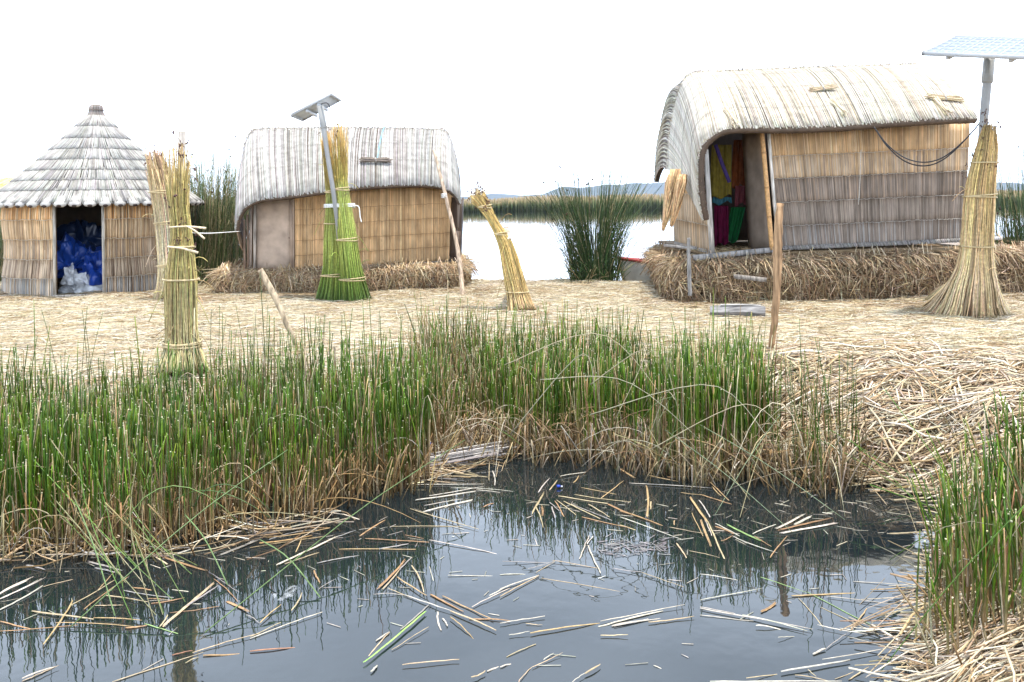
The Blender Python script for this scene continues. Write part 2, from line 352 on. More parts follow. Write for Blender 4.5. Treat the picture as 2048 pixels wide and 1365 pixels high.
fp = samp([q for q in A]+[a_+np.array([0, .6]) for a_ in A[::-1]], 600, .2)
snags(b, fp, 520, [(c[0]*.7, c[1]*.65, c[2]*.6) for c in T1]+T1[:2]); arcs(b, 75, fp, (.3, 1.0), T1+[(.12, .2, .07), (.7, .65, .55)], amp=(.06, .3))
arcs(b, 60, samp(polyL, 200), (.5, 1.2), [(.5, .45, .28), (.2, .28, .1), (.6, .5, .36)], amp=(.3, .65), r=.0035)
n = 170; pt = samp(polyL, n, .2); x, y = pt.T   # thin tall seeding stems
Pp = stalks(x, y, gz(x, y), uni(.8, 1.12, n), uni(.02, .2, n), uni(0, 2*PI, n), 7); b.tubes(Pp, .0026, vary((.09, .12, .04), n, .2), 3)
tag(b.build('rush_bed', M_green), 'dense stand of cropped green rushes filling the left side of the pond edge', 'rushes', kind='stuff')

def clump(name, poly, n, hm, label, seed, fr=.33, dead=.15, snag=500, arc=60, lean=.09, tall=40, hsd=.13, base=None, greens=G1, r=.0050, tcut=.35):
    b = Bat(); pt = samp(poly, n, .5, 2.2, seed); pt = pt+rng.normal(0, .09, pt.shape); x, y = pt.T
    H = np.clip(rng.normal(hm, hsd, n), .2, 3); rushes(b, n, x, y, gz(x, y), H, greens, T1, fr, dead, r, lean, tcut)
    if snag: snags(b, pt, int(snag*.6), T1+[(c[0]*.6, c[1]*.6, c[2]*.55) for c in T1]+BK[:2])
    md = max(int(snag*.22), 1); i = rng.integers(0, n, md); xx, yy_ = pt[i].T; Q = stalks(xx, yy_, gz(xx, yy_), uni(.25, .75, md)*hm, uni(.5, 1.6, md), uni(0, 2*PI, md), 7, 1.3, uni(0, .25, md)); Q[..., 2] = np.maximum(Q[..., 2], .004)
    b.tubes(Q, (.0042*uni(.7, 1.2, md))[:, None]*np.linspace(1.1, .5, 7)[None], vary(pick(T1+[(.5, .46, .34), (.16, .24, .08)], md), md, .2), 3)
    if arc: arcs(b, int(arc*.55), pt, (.4, 1.2), [(.55, .48, .32), (.18, .26, .1), (.62, .55, .42), (.4, .3, .15)], amp=(.2, .6))
    if tall:
        i = rng.integers(0, n, tall); x, y = pt[i].T
        P = stalks(x, y, gz(x, y), hm*uni(1.05, 1.4, tall), uni(.02, .3, tall), uni(0, 2*PI, tall), 7); b.tubes(P, .0028, vary((.09, .14, .04), tall, .2), 3)
    org = np.array([np.mean(pt[:, 0]), np.mean(pt[:, 1]), 0])
    return tag(b.build(name, M_green, origin=org), label, 'rush clump')
W = lambda px, py, z=0.: onZ(px, py, z)[:2]
# middle clump, right clump, sparse stems, near-right clump
clump('rush_clump', [W(1010, 905), W(1120, 922), W(1270, 922), W(1300, 890), W(1260, 830), W(1120, 815), W(960, 830)], 1900, .70, 'broad green rush clump at the pond edge in the middle of the picture', 1.1, .38, .2, 600, 60)
clump('rush_clump', [W(1310, 945), W(1420, 965), W(1500, 960), W(1540, 930), W(1500, 870), W(1340, 870)], 1350, .80, 'green rush clump at the pond edge below the grey split log', 2.3, .36, .18, 700, 90)
clump('rush_clump', [W(840, 945), W(900, 900), W(1010, 885), W(1040, 850), W(960, 800), W(840, 800)], 900, .52, 'mixed green and brown rushes between the left bed and the middle clump', 5.3, .5, .4, 350, 60, .14, 30)
clump('rush_clump', [W(1560, 975), W(1680, 985), W(1700, 950), W(1580, 930)], 60, .75, 'sparse row of thin green rushes before the heap of dry reed stalks', 3.3, .3, .3, 60, 14, .1, 16, .2, tcut=.1)
clump('rush_clump', [W(1880, 1330), W(2140, 1420), W(2300, 1200), W(2080, 1110), W(1900, 1170)], 760, .60, 'nearest rush clump, green with tan feet, at the lower right corner', 4.1, .5, .3, 420, 26, .16, 40, .14)
# litter between the two front clumps
b = Bat()
q = samp([W(860, 925), W(1000, 912), W(1160, 925), W(1300, 945), W(1550, 975), W(1700, 985), W(1700, 955), W(1300, 905), W(1000, 870)], 500, .1)
DK = [(c[0]*.62, c[1]*.6, c[2]*.58) for c in BK+T1]  # greyish brown reeds; shading at the clump foot is put into these tones
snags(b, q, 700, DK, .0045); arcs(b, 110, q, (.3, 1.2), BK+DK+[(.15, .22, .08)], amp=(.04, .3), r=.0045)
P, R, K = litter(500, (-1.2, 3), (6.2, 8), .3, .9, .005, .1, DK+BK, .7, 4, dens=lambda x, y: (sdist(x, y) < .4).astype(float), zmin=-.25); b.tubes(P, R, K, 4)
for n_, x0, x1, lo_s, hi_s in ((1000, -1.3, 2.05, -.40, .05), (460, -.95, .3, -.75, -.1), (130, -3.5, -1.2, -.1, .9)):
    x = uni(x0, x1, n_*8); y = uni(5.2, 8.2, n_*8); sdv = sdist(x, y); ok = (sdv > lo_s) & (sdv < hi_s); x, y = x[ok][:n_], y[ok][:n_]; m_n = len(x)
    if x0 < -2: y = 5.15+(x+3.5)*.22+uni(-.12, .3, m_n)
    a = rng.normal(.05, .55, m_n); Lq = uni(.12, .6, m_n); t = np.linspace(-.5, .5, 4)[None]; bd_ = rng.normal(0, .05, (m_n, 1))
    P = np.stack([x[:, None]+np.cos(a)[:, None]*Lq[:, None]*t-np.sin(a)[:, None]*bd_*(1-4*t*t), y[:, None]+np.sin(a)[:, None]*Lq[:, None]*t+np.cos(a)[:, None]*bd_*(1-4*t*t), np.maximum(uni(.0, .05, (m_n, 1))+rng.normal(0, .03, (m_n, 1))*t*2, .001)], -1)
    b.tubes(P, .0048*uni(.5, 1.25, m_n), vary(pick(DK+BK+[(.30, .27, .25)], m_n), m_n, .25, .02), 4, .8)
p_a, p_b = onZ(838, 932, .02), onZ(990, 905, .05)   # matted grey stalk bundle stranded at the inlet
n_ = 90; of = rng.normal(0, 1, (n_, 3))*[.03, .06, .02]; t = np.linspace(0, 1, 5)[None]*uni(.5, 1.1, (n_, 1))+uni(-.1, .2, (n_, 1)); b.tubes(p_a+(p_b-p_a)*t[..., None]+of[:, None]+[0, 0, .02], .006*uni(.6, 1.2, n_), vary(pick([(.36, .33, .31), (.48, .45, .42), (.24, .21, .2)], n_), n_, .2, .01), 4)
tag(b.build('reed_debris', M_straw), 'matted dry reed debris at the water line under the two middle rush clumps', 'reed litter', kind='stuff')
# long fallen stems spraying out over the water at lower left
b = Bat(); n = 26
for i in range(n):
    a = onY(uni(60, 330), uni(850, 1010), uni(5.5, 6.1)); e = onZ(rng.normal(300, 60), rng.normal(1165, 45), .01)
    mid = (a+e)/2+np.array([uni(-.1, .1), 0, uni(-.12, .12)]); t = np.linspace(0, 1, 8)
    pth = cat([a, mid, e], t); c = pick([(.18, .26, .08), (.34, .33, .18), (.12, .22, .05), (.42, .36, .22)], 1)
    b.tubes(pth[None], np.linspace(.0038, .0022, 8)[None], vary(c, 1), 3)
for (x1, y1, Y1, x2, y2) in ((150, 1000, 5.3, 230, 1232), (575, 900, 5.6, 140, 1255), (930, 880, 6.5, 410, 1265), (520, 1080, 5.2, 640, 1195), (370, 1030, 5.3, 455, 1170)):
    a = onY(x1, y1, Y1); e = onZ(x2, y2, .01); b.tubes(cat([a, (a+e)/2+[0, 0, .05], e], np.linspace(0, 1, 8))[None], .004, (.2, .3, .12), 3)
tag(b.build('fallen_rushes', M_green), 'spray of long green stems fallen over the water at lower left', 'rushes', kind='stuff')
# crossing stems leaning over water, right of middle
b = Bat()
for (x1, y1, Y1, x2, y2, c) in ((1400, 850, 6.6, 1690, 1040, 0), (1330, 860, 6.7, 1585, 1065, 0), (1560, 830, 6.6, 1430, 1030, 0), (1530, 880, 6.5, 1480, 1035, 1), (1410, 900, 6.6, 1500, 1000, 1), (1700, 880, 6.3, 1900, 1080, 2), (1660, 860, 6.6, 1880, 1010, 2), (1600, 860, 6.6, 1850, 1010, 2), (1770, 780, 6.2, 2060, 1200, 2), (2060, 1000, 3.6, 1760, 1345, 2), (2000, 1000, 4.2, 1780, 1120, 2), (1740, 970, 5.2, 2060, 1110, 2)):
    a = onY(x1, y1, Y1); e = onZ(x2, y2, .02) if y2 > 990 else onY(x2, y2, Y1-.4)
    cc = [(.24, .30, .18), (.42, .36, .2), (.12, .22, .04)][c]
    b.tubes(cat([a, (a+e)/2+[0, 0, .03], e], np.linspace(0, 1, 8))[None], np.linspace(.0036, .0022, 8)[None], cc, 4)
arcp = [((1010, 730), (1200, 668), (1330, 800), 7.1), ((1020, 870), (1160, 710), (1190, 780), 7.0), ((1180, 770), (1290, 700), (1230, 840), 6.9), ((1080, 760), (1250, 762), (1400, 880), 6.8), ((1290, 900), (1330, 790), (1350, 800), 6.6), ((1180, 830), (1420, 770), (1540, 880), 6.5), ((1300, 900), (1480, 810), (1560, 850), 6.4)]
for (p1, p2, p3, Y0) in arcp:
    b.tubes(cat([onY(*p1, Y0), onY(*p2, Y0-.15), onY(*p3, Y0-.3)], np.linspace(0, 1, 12))[None], np.linspace(.0036, .0022, 12)[None], pick([(.46, .40, .26), (.26, .30, .15), (.40, .38, .26)], 1)[0], 4)
tag(b.build('bent_rushes', M_green), 'long bowed stems arching and crossing before the middle rush clumps', 'rushes', kind='stuff')

# tall totora behind, at lake edge and between huts
def tall_clump(px0, px1, Yr, hm, n, label, seeds=20, z0=.2, spread=.16, greens=G2, ytop=None, dead=.1):
    b = Bat(); n = int(n); Y = uni(*Yr, n); X = (np.clip(rng.normal(.5, .23, n), 0, 1)*(px1-px0)+px0-1024)/F*Y
    Z = np.full(n, z0-.1); H = np.abs(rng.normal(hm*.78, hm*.2, n)); az = np.where(rng.random(n) < .5, rng.normal(0, .5, n), rng.normal(PI, .5, n))
    cx = ((px0+px1)/2-1024)/F*np.mean(Yr); side = np.sign(X-cx); az = np.where(side > 0, rng.normal(0, .7, n), rng.normal(PI, .7, n))
    P = stalks(X, Y, Z, H, np.abs(rng.normal(0, spread, n)), az, 7, 1.7, np.where(rng.random(n) < .12, uni(.2, .6, n), 0))
    c = vary(pick(greens, n), n, .25, .08); dd = rng.random(n) < dead; c[dd] = vary((.4, .32, .18), dd.sum()); R = (.0062*uni(.6, 1.2, n))[:, None]*np.linspace(1.1, .4, 7)[None]
    b.tubes(P, R, c, 3)
    m2 = n//3  # low skirt of shorter drooping leaves
    X2 = (uni(px0, px1, m2)-1024)/F*np.mean(Yr)+rng.normal(0, .05, m2); Y2 = uni(*Yr, m2)-.1
    P2 = stalks(X2, Y2, np.full(m2, z0-.1), uni(.3, .9, m2), uni(.1, .8, m2), uni(0, 2*PI, m2), 6, 1.5, uni(0, .4, m2)); b.tubes(P2, .006, vary(pick(greens+[(.35, .28, .15)], m2), m2, .25), 3)
    i = rng.integers(0, n, seeds); tp = P[i][:, -1]; b.blobs(tp, .02, (.07, .035, .02)); b.blobs(tp+rng.normal(0, .02, tp.shape), .015, (.09, .045, .02))
    return tag(b.build('totora_clump', M_green, origin=np.array([cx, np.mean(Yr), 0])), label, 'reed clump')
tall_clump(1142, 1232, (16.7, 17.4), 2.35, 900, 'tall dark green reed clump on the lake edge between the two rectangular huts', 14, .35, .27)
tall_clump(350, 500, (17.3, 19.5), 2.6, 2100, 'tall seeding reeds growing between the round hut and the left rectangular hut', 60, .4, .17, greens=[(.10, .15, .05), (.07, .115, .035), (.16, .20, .07), (.24, .23, .10)], dead=.25)
tall_clump(-70, 40, (18, 19.5), 1.9, 800, 'tangled green reeds at the far left beside the round hut', 12, .4, .2, greens=[(.09, .14, .05), (.2, .22, .1), (.13, .18, .08)], dead=.3)
tall_clump(1990, 2120, (15.3, 16.2), 2.5, 420, 'thin seeding reeds beyond the mound at the far right', 26, .2, .1)
tall_clump(2000, 2400, (17.0, 18.5), 1.5, 700, 'low green reed fringe behind the mound at the right edge', 5, .2, .1)

# far reed belt across the lake
b = Bat(); n = 26000; X = uni(-190, 230, n); Y = 163+rng.exponential(9, n)+np.abs(X)*.02; Y = np.minimum(Y, 230)
H = uni(1.7, 2.7, n)*(1+.1*np.sin(X*.09)+.06*np.sin(X*.31)); P = stalks(X, Y, np.zeros(n), H, uni(0, .15, n), uni(0, 2*PI, n), 3)
gr = vary(pick([(.13, .16, .06), (.17, .20, .08), (.21, .22, .10)], n), n, .2); br = vary(pick([(.36, .26, .14), (.42, .31, .18), (.3, .22, .12)], n), n, .15)
b.tubes(P, np.stack([np.full(n, .10), np.full(n, .11), np.full(n, .05)], 1), np.stack([gr*.8, gr, br], 1), 3)
tag(b.build('reed_belt', M_green), 'long belt of green and brown reeds growing along the far side of the lake', 'reeds', kind='stuff')

# ------------------------------------------------------------------ reed mats and walls
def normals(G):
    du = np.gradient(G, axis=0); dv = np.gradient(G, axis=1); return nz(np.cross(du, dv))
def mat_reeds(b, S, nu, bands, rad, cols, ring=3, out=1., shingle=.012, jit=.4, gap=.03, amt=.16, v_ragged=.01, sides=4):
    """lay reeds along v on the surface S(u,v); one row of reeds per band"""
    eps = 1e-3
    for bi in range(len(bands)-1):
        v0, v1 = bands[bi], bands[bi+1]
        u = (np.arange(nu)+.5)/nu+uni(-jit, jit, nu)/nu; u = np.clip(u, 0, 1)
        t = np.linspace(0, 1, ring)
        v = v0+(v1-v0)*t[None]+np.where(t[None] == 1, uni(-v_ragged, v_ragged, (nu, 1)), 0); v = np.repeat(v, nu, 0) if v.shape[0] == 1 else v
        U = np.repeat(u[:, None], ring, 1)+rng.normal(0, .35/nu, (nu, 1))*t[None]; U = np.clip(U, 0, 1)
        P = S(U, v); Pu = S(np.minimum(U+eps, 1), v)-S(np.maximum(U-eps, 0), v); Pv = S(U, np.minimum(v+eps, 1))-S(U, np.maximum(v-eps, 0))
        N_ = nz(np.cross(Pu, Pv))*out
        P = P+N_*(uni(-.3, .45, (nu, 1, 1))*rad+(shingle*t**1.5)[None, :, None])
        c = cols[bi % len(cols)] if isinstance(cols, list) else cols
        K = vary(pick(c, nu), nu, amt, .03)
        # slow weathering patches across the mat
        K = K*(1+.05*np.sin(u*17+bi*2.1)+.05*np.sin(u*41+bi))[:, None]
        b.tubes(P, rad*uni(.7, 1.25, nu), K, sides, .8)
def mat_wall(b, S, nu, bands, rad, cols, out=1., saw=.006, amt=.13, jit=.35):
    vs = []; off = []; ci = []
    for i in range(len(bands)-1):
        h_ = bands[i+1]-bands[i]
        for f_, o_ in ((.0, 0), (.35, .4), (.75, .8), (.985, 1.)): vs.append(bands[i]+h_*f_); off.append(saw*o_); ci.append(i)
    vs = np.array(vs); k = len(vs); u = (np.arange(nu)+.5)/nu+uni(-jit, jit, nu)/nu
    wnd = np.cumsum(rng.normal(0, .12/nu, (nu, k)), 1); U = np.clip(u[:, None]+wnd, 0, 1); V = vs[None]+rng.normal(0, .0025, (nu, 1))*(vs[None] > .01)*(vs[None] < .99); V[:, -1] += rng.normal(0, .004, nu); V = np.clip(V, 0, 1)
    e = 1e-3; P = S(U, V); N_ = nz(np.cross(S(np.minimum(U+e, 1), V)-S(np.maximum(U-e, 0), V), S(U, np.minimum(V+e, 1))-S(U, np.maximum(V-e, 0))))*out
    P = P+N_*(np.array(off)[None, :, None]+uni(-.3, .4, (nu, 1, 1))*rad)
    K = np.empty((nu, k, 3)); base = np.exp(rng.normal(0, amt, (nu, 1)))
    bl_ = np.array([mn.noise(Vector((q*26, 1.3, nu*.1))) for q in u])[:, None]
    for i in range(len(bands)-1):
        c = cols[i % len(cols)]
        if i and c is cols[(i-1) % len(cols)]: kk = kk*np.exp(rng.normal(0, .05, (nu, 1)))
        else: kk = pick(c, nu)*base*np.exp(rng.normal(0, amt*.6, (nu, 1))+.22*bl_+.12*np.array([mn.noise(Vector((q*60, i*3.3, 0))) for q in u])[:, None])
        for j in range(k):
            if ci[j] == i: K[:, j] = kk
    b.tubes(P, rad*uni(.75, 1.2, nu), np.clip(K, .004, .9), 4, .8)
def string(b, S, v, out, r=.005, col=(.45, .42, .36), off=.02, n=60, wob=.004):
    u = np.linspace(.0, 1, n); vv = np.full(n, v)+rng.normal(0, wob, n); eps = 1e-3
    P = S(u, vv); N_ = nz(np.cross(S(np.minimum(u+eps, 1), vv)-S(np.maximum(u-eps, 0), vv), S(u, np.minimum(vv+eps, 1))-S(u, np.maximum(vv-eps, 0))))*out
    b.tubes((P+N_*off)[None], r, col, 3)
def quadS(tl, tr, bl, br, sag=0., bul=0.):
    tl, tr, bl, br = [np.asarray(q, float) for q in (tl, tr, bl, br)]
    n_ = nz(np.cross(tr-tl, bl-tl))
    def S(u, v):
        u = np.asarray(u)[..., None]; v = np.asarray(v)[..., None]
        return (tl*(1-u)+tr*u)*(1-v)+(bl*(1-u)+br*u)*v+n_*(bul*np.sin(PI*u)*np.sin(PI*v)+.012*np.sin(u*19)*np.sin(v*5+u*7))
    return S
def outsign(S, centre):
    e = 1e-3; u = np.array([.5]); v = np.array([.5]); N_ = np.cross(S(u+e, v)-S(u-e, v), S(u, v+e)-S(u, v-e))[0]
    return 1. if np.dot(N_, S(u, v)[0]-np.asarray(centre)) > 0 else -1.
def backing(b, S, out, inset, thick, col, nu=30, nv=10, cen=None):
    U, V_ = np.meshgrid(np.linspace(0, 1, nu), np.linspace(0, 1, nv), indexing='ij'); G = S(U, V_)
    N_ = normals(G)*(outsign(S, cen) if cen is not None else out); G1 = G-N_*inset
    b.grid(G1, col, thick, N_)
OR2 = [(.54, .345, .18), (.58, .38, .20), (.50, .31, .15), (.62, .43, .24)]
ORG = [(.60, .33, .14), (.68, .40, .18), (.50, .26, .10), (.74, .47, .23)]
TAN = [(.60, .42, .25), (.50, .34, .19), (.68, .52, .34), (.44, .30, .18)]
GRB = [(.40, .30, .21), (.48, .38, .28), (.34, .25, .18), (.54, .43, .31)]
GRY = [(.255, .205, .165), (.215, .17, .135), (.31, .25, .205), (.18, .142, .112)]
LGR = [(.34, .325, .305), (.39, .375, .35), (.29, .275, .255), (.43, .415, .385)]
WHT = [(.53, .485, .40), (.58, .54, .46), (.46, .405, .32), (.62, .58, .51), (.38, .32, .24), (.54, .49, .41)]

# ---- reed mounds the huts stand on
def mound(loc_pts, z0, z1, label, n, cols, rake=.9):
    """loc_pts: front-left, front-right, back-right, back-left in xy"""
    q = np.array(loc_pts, float); c = q.mean(0); A_ = (q[1]+q[2]-q[0]-q[3])/4; B_ = (q[2]+q[3]-q[0]-q[1])/4
    z1 = np.broadcast_to(z1, (2,))
    def prm(th, s, o=0.):
        e = .28; ct = np.sign(np.cos(th))*np.abs(np.cos(th))**e; st = np.sign(np.sin(th))*np.abs(np.sin(th))**e
        sc = 1+.03*np.sin(PI*s)+o+.012*np.sin(th*7)+.01*np.sin(th*17+s*5)
        p_ = c+(A_*(ct*sc)[..., None])+(B_*(st*sc)[..., None])
        zt = lerp(z1[0], z1[1], np.clip(ct*.5+.5, 0, 1))
        return np.concatenate([p_, (z0+(zt-z0)*s)[..., None]], -1)
    b = Bat(); g_ = np.concatenate([[0], np.geomspace(1e-8, PI/4, 24)]); q4 = np.concatenate([g_, (PI/2-g_[::-1])[1:]]); th = np.unique(np.concatenate([q4+k_*PI/2 for k_ in range(4)])); nth = len(th); s = np.array([-.1, .1, .35, .6, .85, .97])
    TH, S_ = np.meshgrid(th, s, indexing='ij'); b.grid(prm(TH, S_), (.12, .075, .04))
    k = np.array([1, .7, .3, .02]); G = prm(th[:, None]*np.ones(4), np.full((nth, 4), .97)); cc = np.array([c[0], c[1], 0]); G[..., :2] = c+(G[..., :2]-c)*k[None, :, None]
    G[..., 2] += np.array([0, .03, .04, .04]); b.grid(G, (.25, .17, .09))
    # arc-length uniform angles on the front and sides
    g_ = np.concatenate([[0], np.geomspace(1e-9, PI/4, 220)]); q4 = np.concatenate([g_, (PI/2-g_[::-1])[1:]]); tt = np.unique(np.concatenate([q4+k_*PI/2 for k_ in range(4)])); pp = prm(tt, np.zeros(len(tt)))[:, :2]; seg = np.hypot(*np.diff(pp, axis=0).T); mid = (pp[1:]+pp[:-1])/2
    wgt = seg*np.where(mid[:, 1] < c[1]+.5, 1., .25); wgt /= wgt.sum()
    i = rng.choice(len(wgt), n, p=wgt); th_ = lerp(tt[i], tt[i+1], uni(0, 1, n)); s_ = uni(0, 1, n)
    P0 = prm(th_, s_); Pn = prm(th_+.01, s_); tg = nz((Pn-P0)*[1, 1, 0]); out = np.stack([tg[:, 1], -tg[:, 0], 0*tg[:, 0]], -1)
    Lq = uni(.1, .42, n); typ = rng.random(n)
    ang = np.where(typ < .4, rng.normal(0, .35, n), np.where(typ < .8, rng.normal(PI/2, .5, n), uni(0, PI, n)))
    d_ = tg*np.cos(ang)[:, None]+np.array([0, 0, -1])*np.sin(ang)[:, None]+out*uni(.0, .45, n)[:, None]
    t = np.linspace(-.5, .5, 3)
    P = P0[:, None]+d_[:, None]*(Lq[:, None]*t[None])[..., None]+out[:, None]*(uni(.0, .09, (n, 1))+.03*(1-4*t*t)[None])[..., None]
    P[..., 2] -= (np.maximum(t, 0)**2)[None]*Lq[:, None]*uni(0, .8, (n, 1))
    P[..., 2] = np.clip(P[..., 2], z0-.02, None)
    kk = vary(pick(cols, n), n, .22, .04); b.tubes(P, .0072*uni(.6, 1.2, n), kk, 3, .8)
    # straw lying on top with ends sticking out over the edge
    m2 = n//2; i = rng.choice(len(wgt), m2, p=wgt); th_ = lerp(tt[i], tt[i+1], uni(0, 1, m2)); P0 = prm(th_, np.ones(m2)); Pn = prm(th_+.01, np.ones(m2)); tg = nz((Pn-P0)*[1, 1, 0]); out = np.stack([tg[:, 1], -tg[:, 0], 0*tg[:, 0]], -1)
    L1 = uni(.15, .5, m2); d_ = nz(out+tg*rng.normal(0, .9, m2)[:, None]); st_ = P0-out*uni(.0, .35, m2)[:, None]; st_[:, 2] += uni(-.03, .06, m2)
    t = np.linspace(0, 1, 4); P = st_[:, None]+d_[:, None]*(L1[:, None]*t)[..., None]; P[..., 2] -= (t**2.2)[None]*L1[:, None]*uni(.0, .75, (m2, 1))
    b.tubes(P, .006*uni(.6, 1.2, m2), vary(pick(cols, m2), m2, .2, .04), 3, .8)
    return tag(b.build('reed_mound', M_straw, origin=np.array([c[0], c[1], z0])), label, 'reed mound')
MC = [(.50, .36, .21), (.58, .44, .27), (.40, .27, .15), (.32, .21, .12), (.64, .52, .36)]
MC2 = [(.44, .31, .18), (.52, .39, .24), (.32, .21, .12), (.22, .145, .08), (.58, .46, .31)]
mfl, mfr = onY(440, 590, 15.2), onY(912, 575, 16.0)
mound([mfl[:2], mfr[:2], mfr[:2]+np.array([.0, 2.9]), mfl[:2]+np.array([-.3, 3.0])], .48, (.90, .93), 'brown heap of dry reeds under the rectangular hut with the closed plywood door', 6500, MC)
m2l, m2r = onY(1352, 610, 12.9), onY(2140, 590, 14.1)
mound([m2l[:2], m2r[:2], m2r[:2]+np.array([.6, 5.0]), m2l[:2]+np.array([.6, 5.2])], .48, (1.15, 1.22), 'tall heap of dry reeds under the large hut with the open door', 11500, MC2)

# ---- round hut
base = onZ(197, 594, .5); vdir = nz(np.array([base[0], base[1]])); RW = 1.56
cx, cy = base[:2]+vdir*RW; ff = -vdir; rr_ = np.array([-ff[1], ff[0]])
if rr_[0] < 0: rr_ = -rr_
zb, ze = .47, 2.20
hut = thing('round_hut', (cx, cy, .5), 'round reed hut with a grey conical thatched roof and a narrow open doorway', 'hut')
def cyl(a0, a1, R=RW):
    def S(u, v):
        a = a0+(a1-a0)*np.asarray(u); v = np.asarray(v); r_ = R*(1+.015*np.sin(v*9))
        return np.stack([cx+r_*(np.sin(a)*rr_[0]+np.cos(a)*ff[0]), cy+r_*(np.sin(a)*rr_[1]+np.cos(a)*ff[1]), ze+(zb-ze)*v+0*a], -1)
    return S
d0, d1 = math.asin(-.43), math.asin(.055)
b = Bat(); bands = [0, .20, .40, .60, .79, 1.0]; wc = [ORG+TAN, TAN, TAN+GRB, GRB, GRB+LGR]
S = cyl(d1, 2*PI+d0); backing(b, S, 1, .012, .05, (.2, .13, .07), 80, 4, (cx, cy, 1.3))
outd = 1
P_ = S(np.array([.1]), np.array([.5])); 
def outsign(S, centre):
    e = 1e-3; u = np.array([.5]); v = np.array([.5]); N_ = np.cross(S(u+e, v)-S(u-e, v), S(u, v+e)-S(u, v-e))[0]
    return 1. if np.dot(N_, S(u, v)[0]-np.asarray(centre)) > 0 else -1.
sg = outsign(S, (cx, cy, 1.3)); mat_wall(b, S, 700, bands, .009, wc, sg, .012)
for v in bands[1:-1]: string(b, S, v-.003, sg, .004, (.62, .58, .5), .024, 150)
b.build('wall', M_mat, hut)
b = Bat(); sb_ = S(np.linspace(0, 1, 160), np.full(160, .995)); b.tubes(sb_[None], .03, (.42, .39, .35), 6); b.build('base_rope', M_rope, hut)
for a in (d0, d1):
    b = Bat(); S1 = cyl(a, a+.01, RW+.015); p0 = S1(0., 1.)*1.; p1 = S1(0., 0.); b.beam(p0, p1, .045, .06, (.46, .42, .36), ff.tolist()+[0]); b.build('door_post', M_wood, hut)
b = Bat(); pa, pb = cyl(d0, d1, RW+.05)(0., 1.), cyl(d0, d1, RW+.05)(1., 1.); pa[2] = pb[2] = .535; b.beam(pa, pb, .10, .05, (.42, .37, .31)); b.build('sill', M_wood, hut)
# roof
zr, RE, za = 2.15, 1.89, 3.82
def roofS(u, v):
    u = np.asarray(u); v = np.asarray(v); r_ = .14+(RE-.14)*v; z = za+(zr-za)*(v+.035*np.sin(v*PI)) ; a = u*2*PI
    return np.stack([cx+r_*np.cos(a), cy+r_*np.sin(a), z+0*a], -1)
U, V_ = np.meshgrid(np.linspace(0, 1, 90), np.linspace(0, 1, 12), indexing='ij'); G = roofS(U, V_)
b = Bat(); b.grid(G-[0, 0, .03], (.12, .10, .085)); roof_sg = outsign(roofS, (cx, cy, 2.)) 
tv = np.array([0, .13, .26, .38, .50, .62, .74, .86, 1.0])
for i in range(8):
    rm = (.14+(RE-.14)*tv[i+1]); nn = int(2*PI*rm/.0135)
    mat_reeds(b, roofS, nn, [max(tv[i]-.03, 0), tv[i+1]], .009, [LGR], 4, roof_sg, .016, .5, amt=.13, v_ragged=.006)
rf = b.build('roof', M_mat, hut)
b = Bat(); nb = 50
for i in range(nb):
    a = (i+.5)/nb*2*PI; dd = np.array([math.cos(a), math.sin(a), 0]); c0 = np.array([cx, cy, zr])
    p = [c0+dd*(RE-.26)+[0, 0, .125], c0+dd*(RE-.1)+[0, 0, .03], c0+dd*RE+[0, 0, -.035], c0+dd*(RE+.03)+[0, 0, -.055]]
    b.tubes(np.array([p]), np.array([[.09, .118, .10, .05]])*uni(.9, 1.08), vary((.44, .42, .40), 1, .08, .012)[0], 9, .55)
    b.tubes(np.array([[p[3], p[3]+dd*.012-[0, 0, .006]]]), .042, (.05, .035, .03), 8, .6)
    m3 = 16; aa = uni(-.09, .09, m3); lat = np.array([-dd[1], dd[0], 0])
    Q = np.stack([np.array(p[0])+lat*aa[:, None]*.9, np.array(p[1])+lat*aa[:, None]*1.1+[0, 0, .055], np.array(p[2])+lat*aa[:, None]*.8+[0, 0, .045]], 1); Q[:, :, 2] -= (aa**2*4)[:, None]
    b.tubes(Q, .008, vary(pick(LGR, m3), m3, .15), 4)
b.build('eave_bundles', M_mat, rf)
b = Bat(); c0 = np.array([cx, cy, 0]); zz = [3.66, 3.74, 3.84, 3.91, 3.94, 3.99, 4.02]; rr = [.20, .185, .15, .11, .12, .12, .07]
b.tubes(np.array([[c0+[0, 0, z] for z in zz]]), np.array([rr]), (.2, .17, .15), 14)
m3 = 90; a = uni(0, 2*PI, m3); Q = np.stack([c0+np.stack([np.cos(a)*r_, np.sin(a)*r_, np.full(m3, z)], -1) for z, r_ in ((3.62, .21), (3.74, .19), (3.88, .125), (3.94, .125), (4.0, .11))], 1); b.tubes(Q, .008, vary((.27, .24, .22), m3, .2), 4)
for z, r_ in ((3.67, .205), (3.91, .125)): 
    a = np.linspace(0, 2*PI, 24); b.tubes(np.stack([cx+r_*1.05*np.cos(a), cy+r_*1.05*np.sin(a), np.full(24, z)], -1)[None], .012, (.16, .13, .11), 5)
b.build('roof_cap', M_mat, hut)
b = Bat(); a = np.linspace(0, 2*PI, 41); rad_ = np.linspace(0, RW-.02, 4); b.grid(np.array([[[cx+q*math.cos(t), cy+q*math.sin(t), .53] for q in rad_] for t in a]), (.25, .18, .1)); b.build('floor', M_dark, hut)

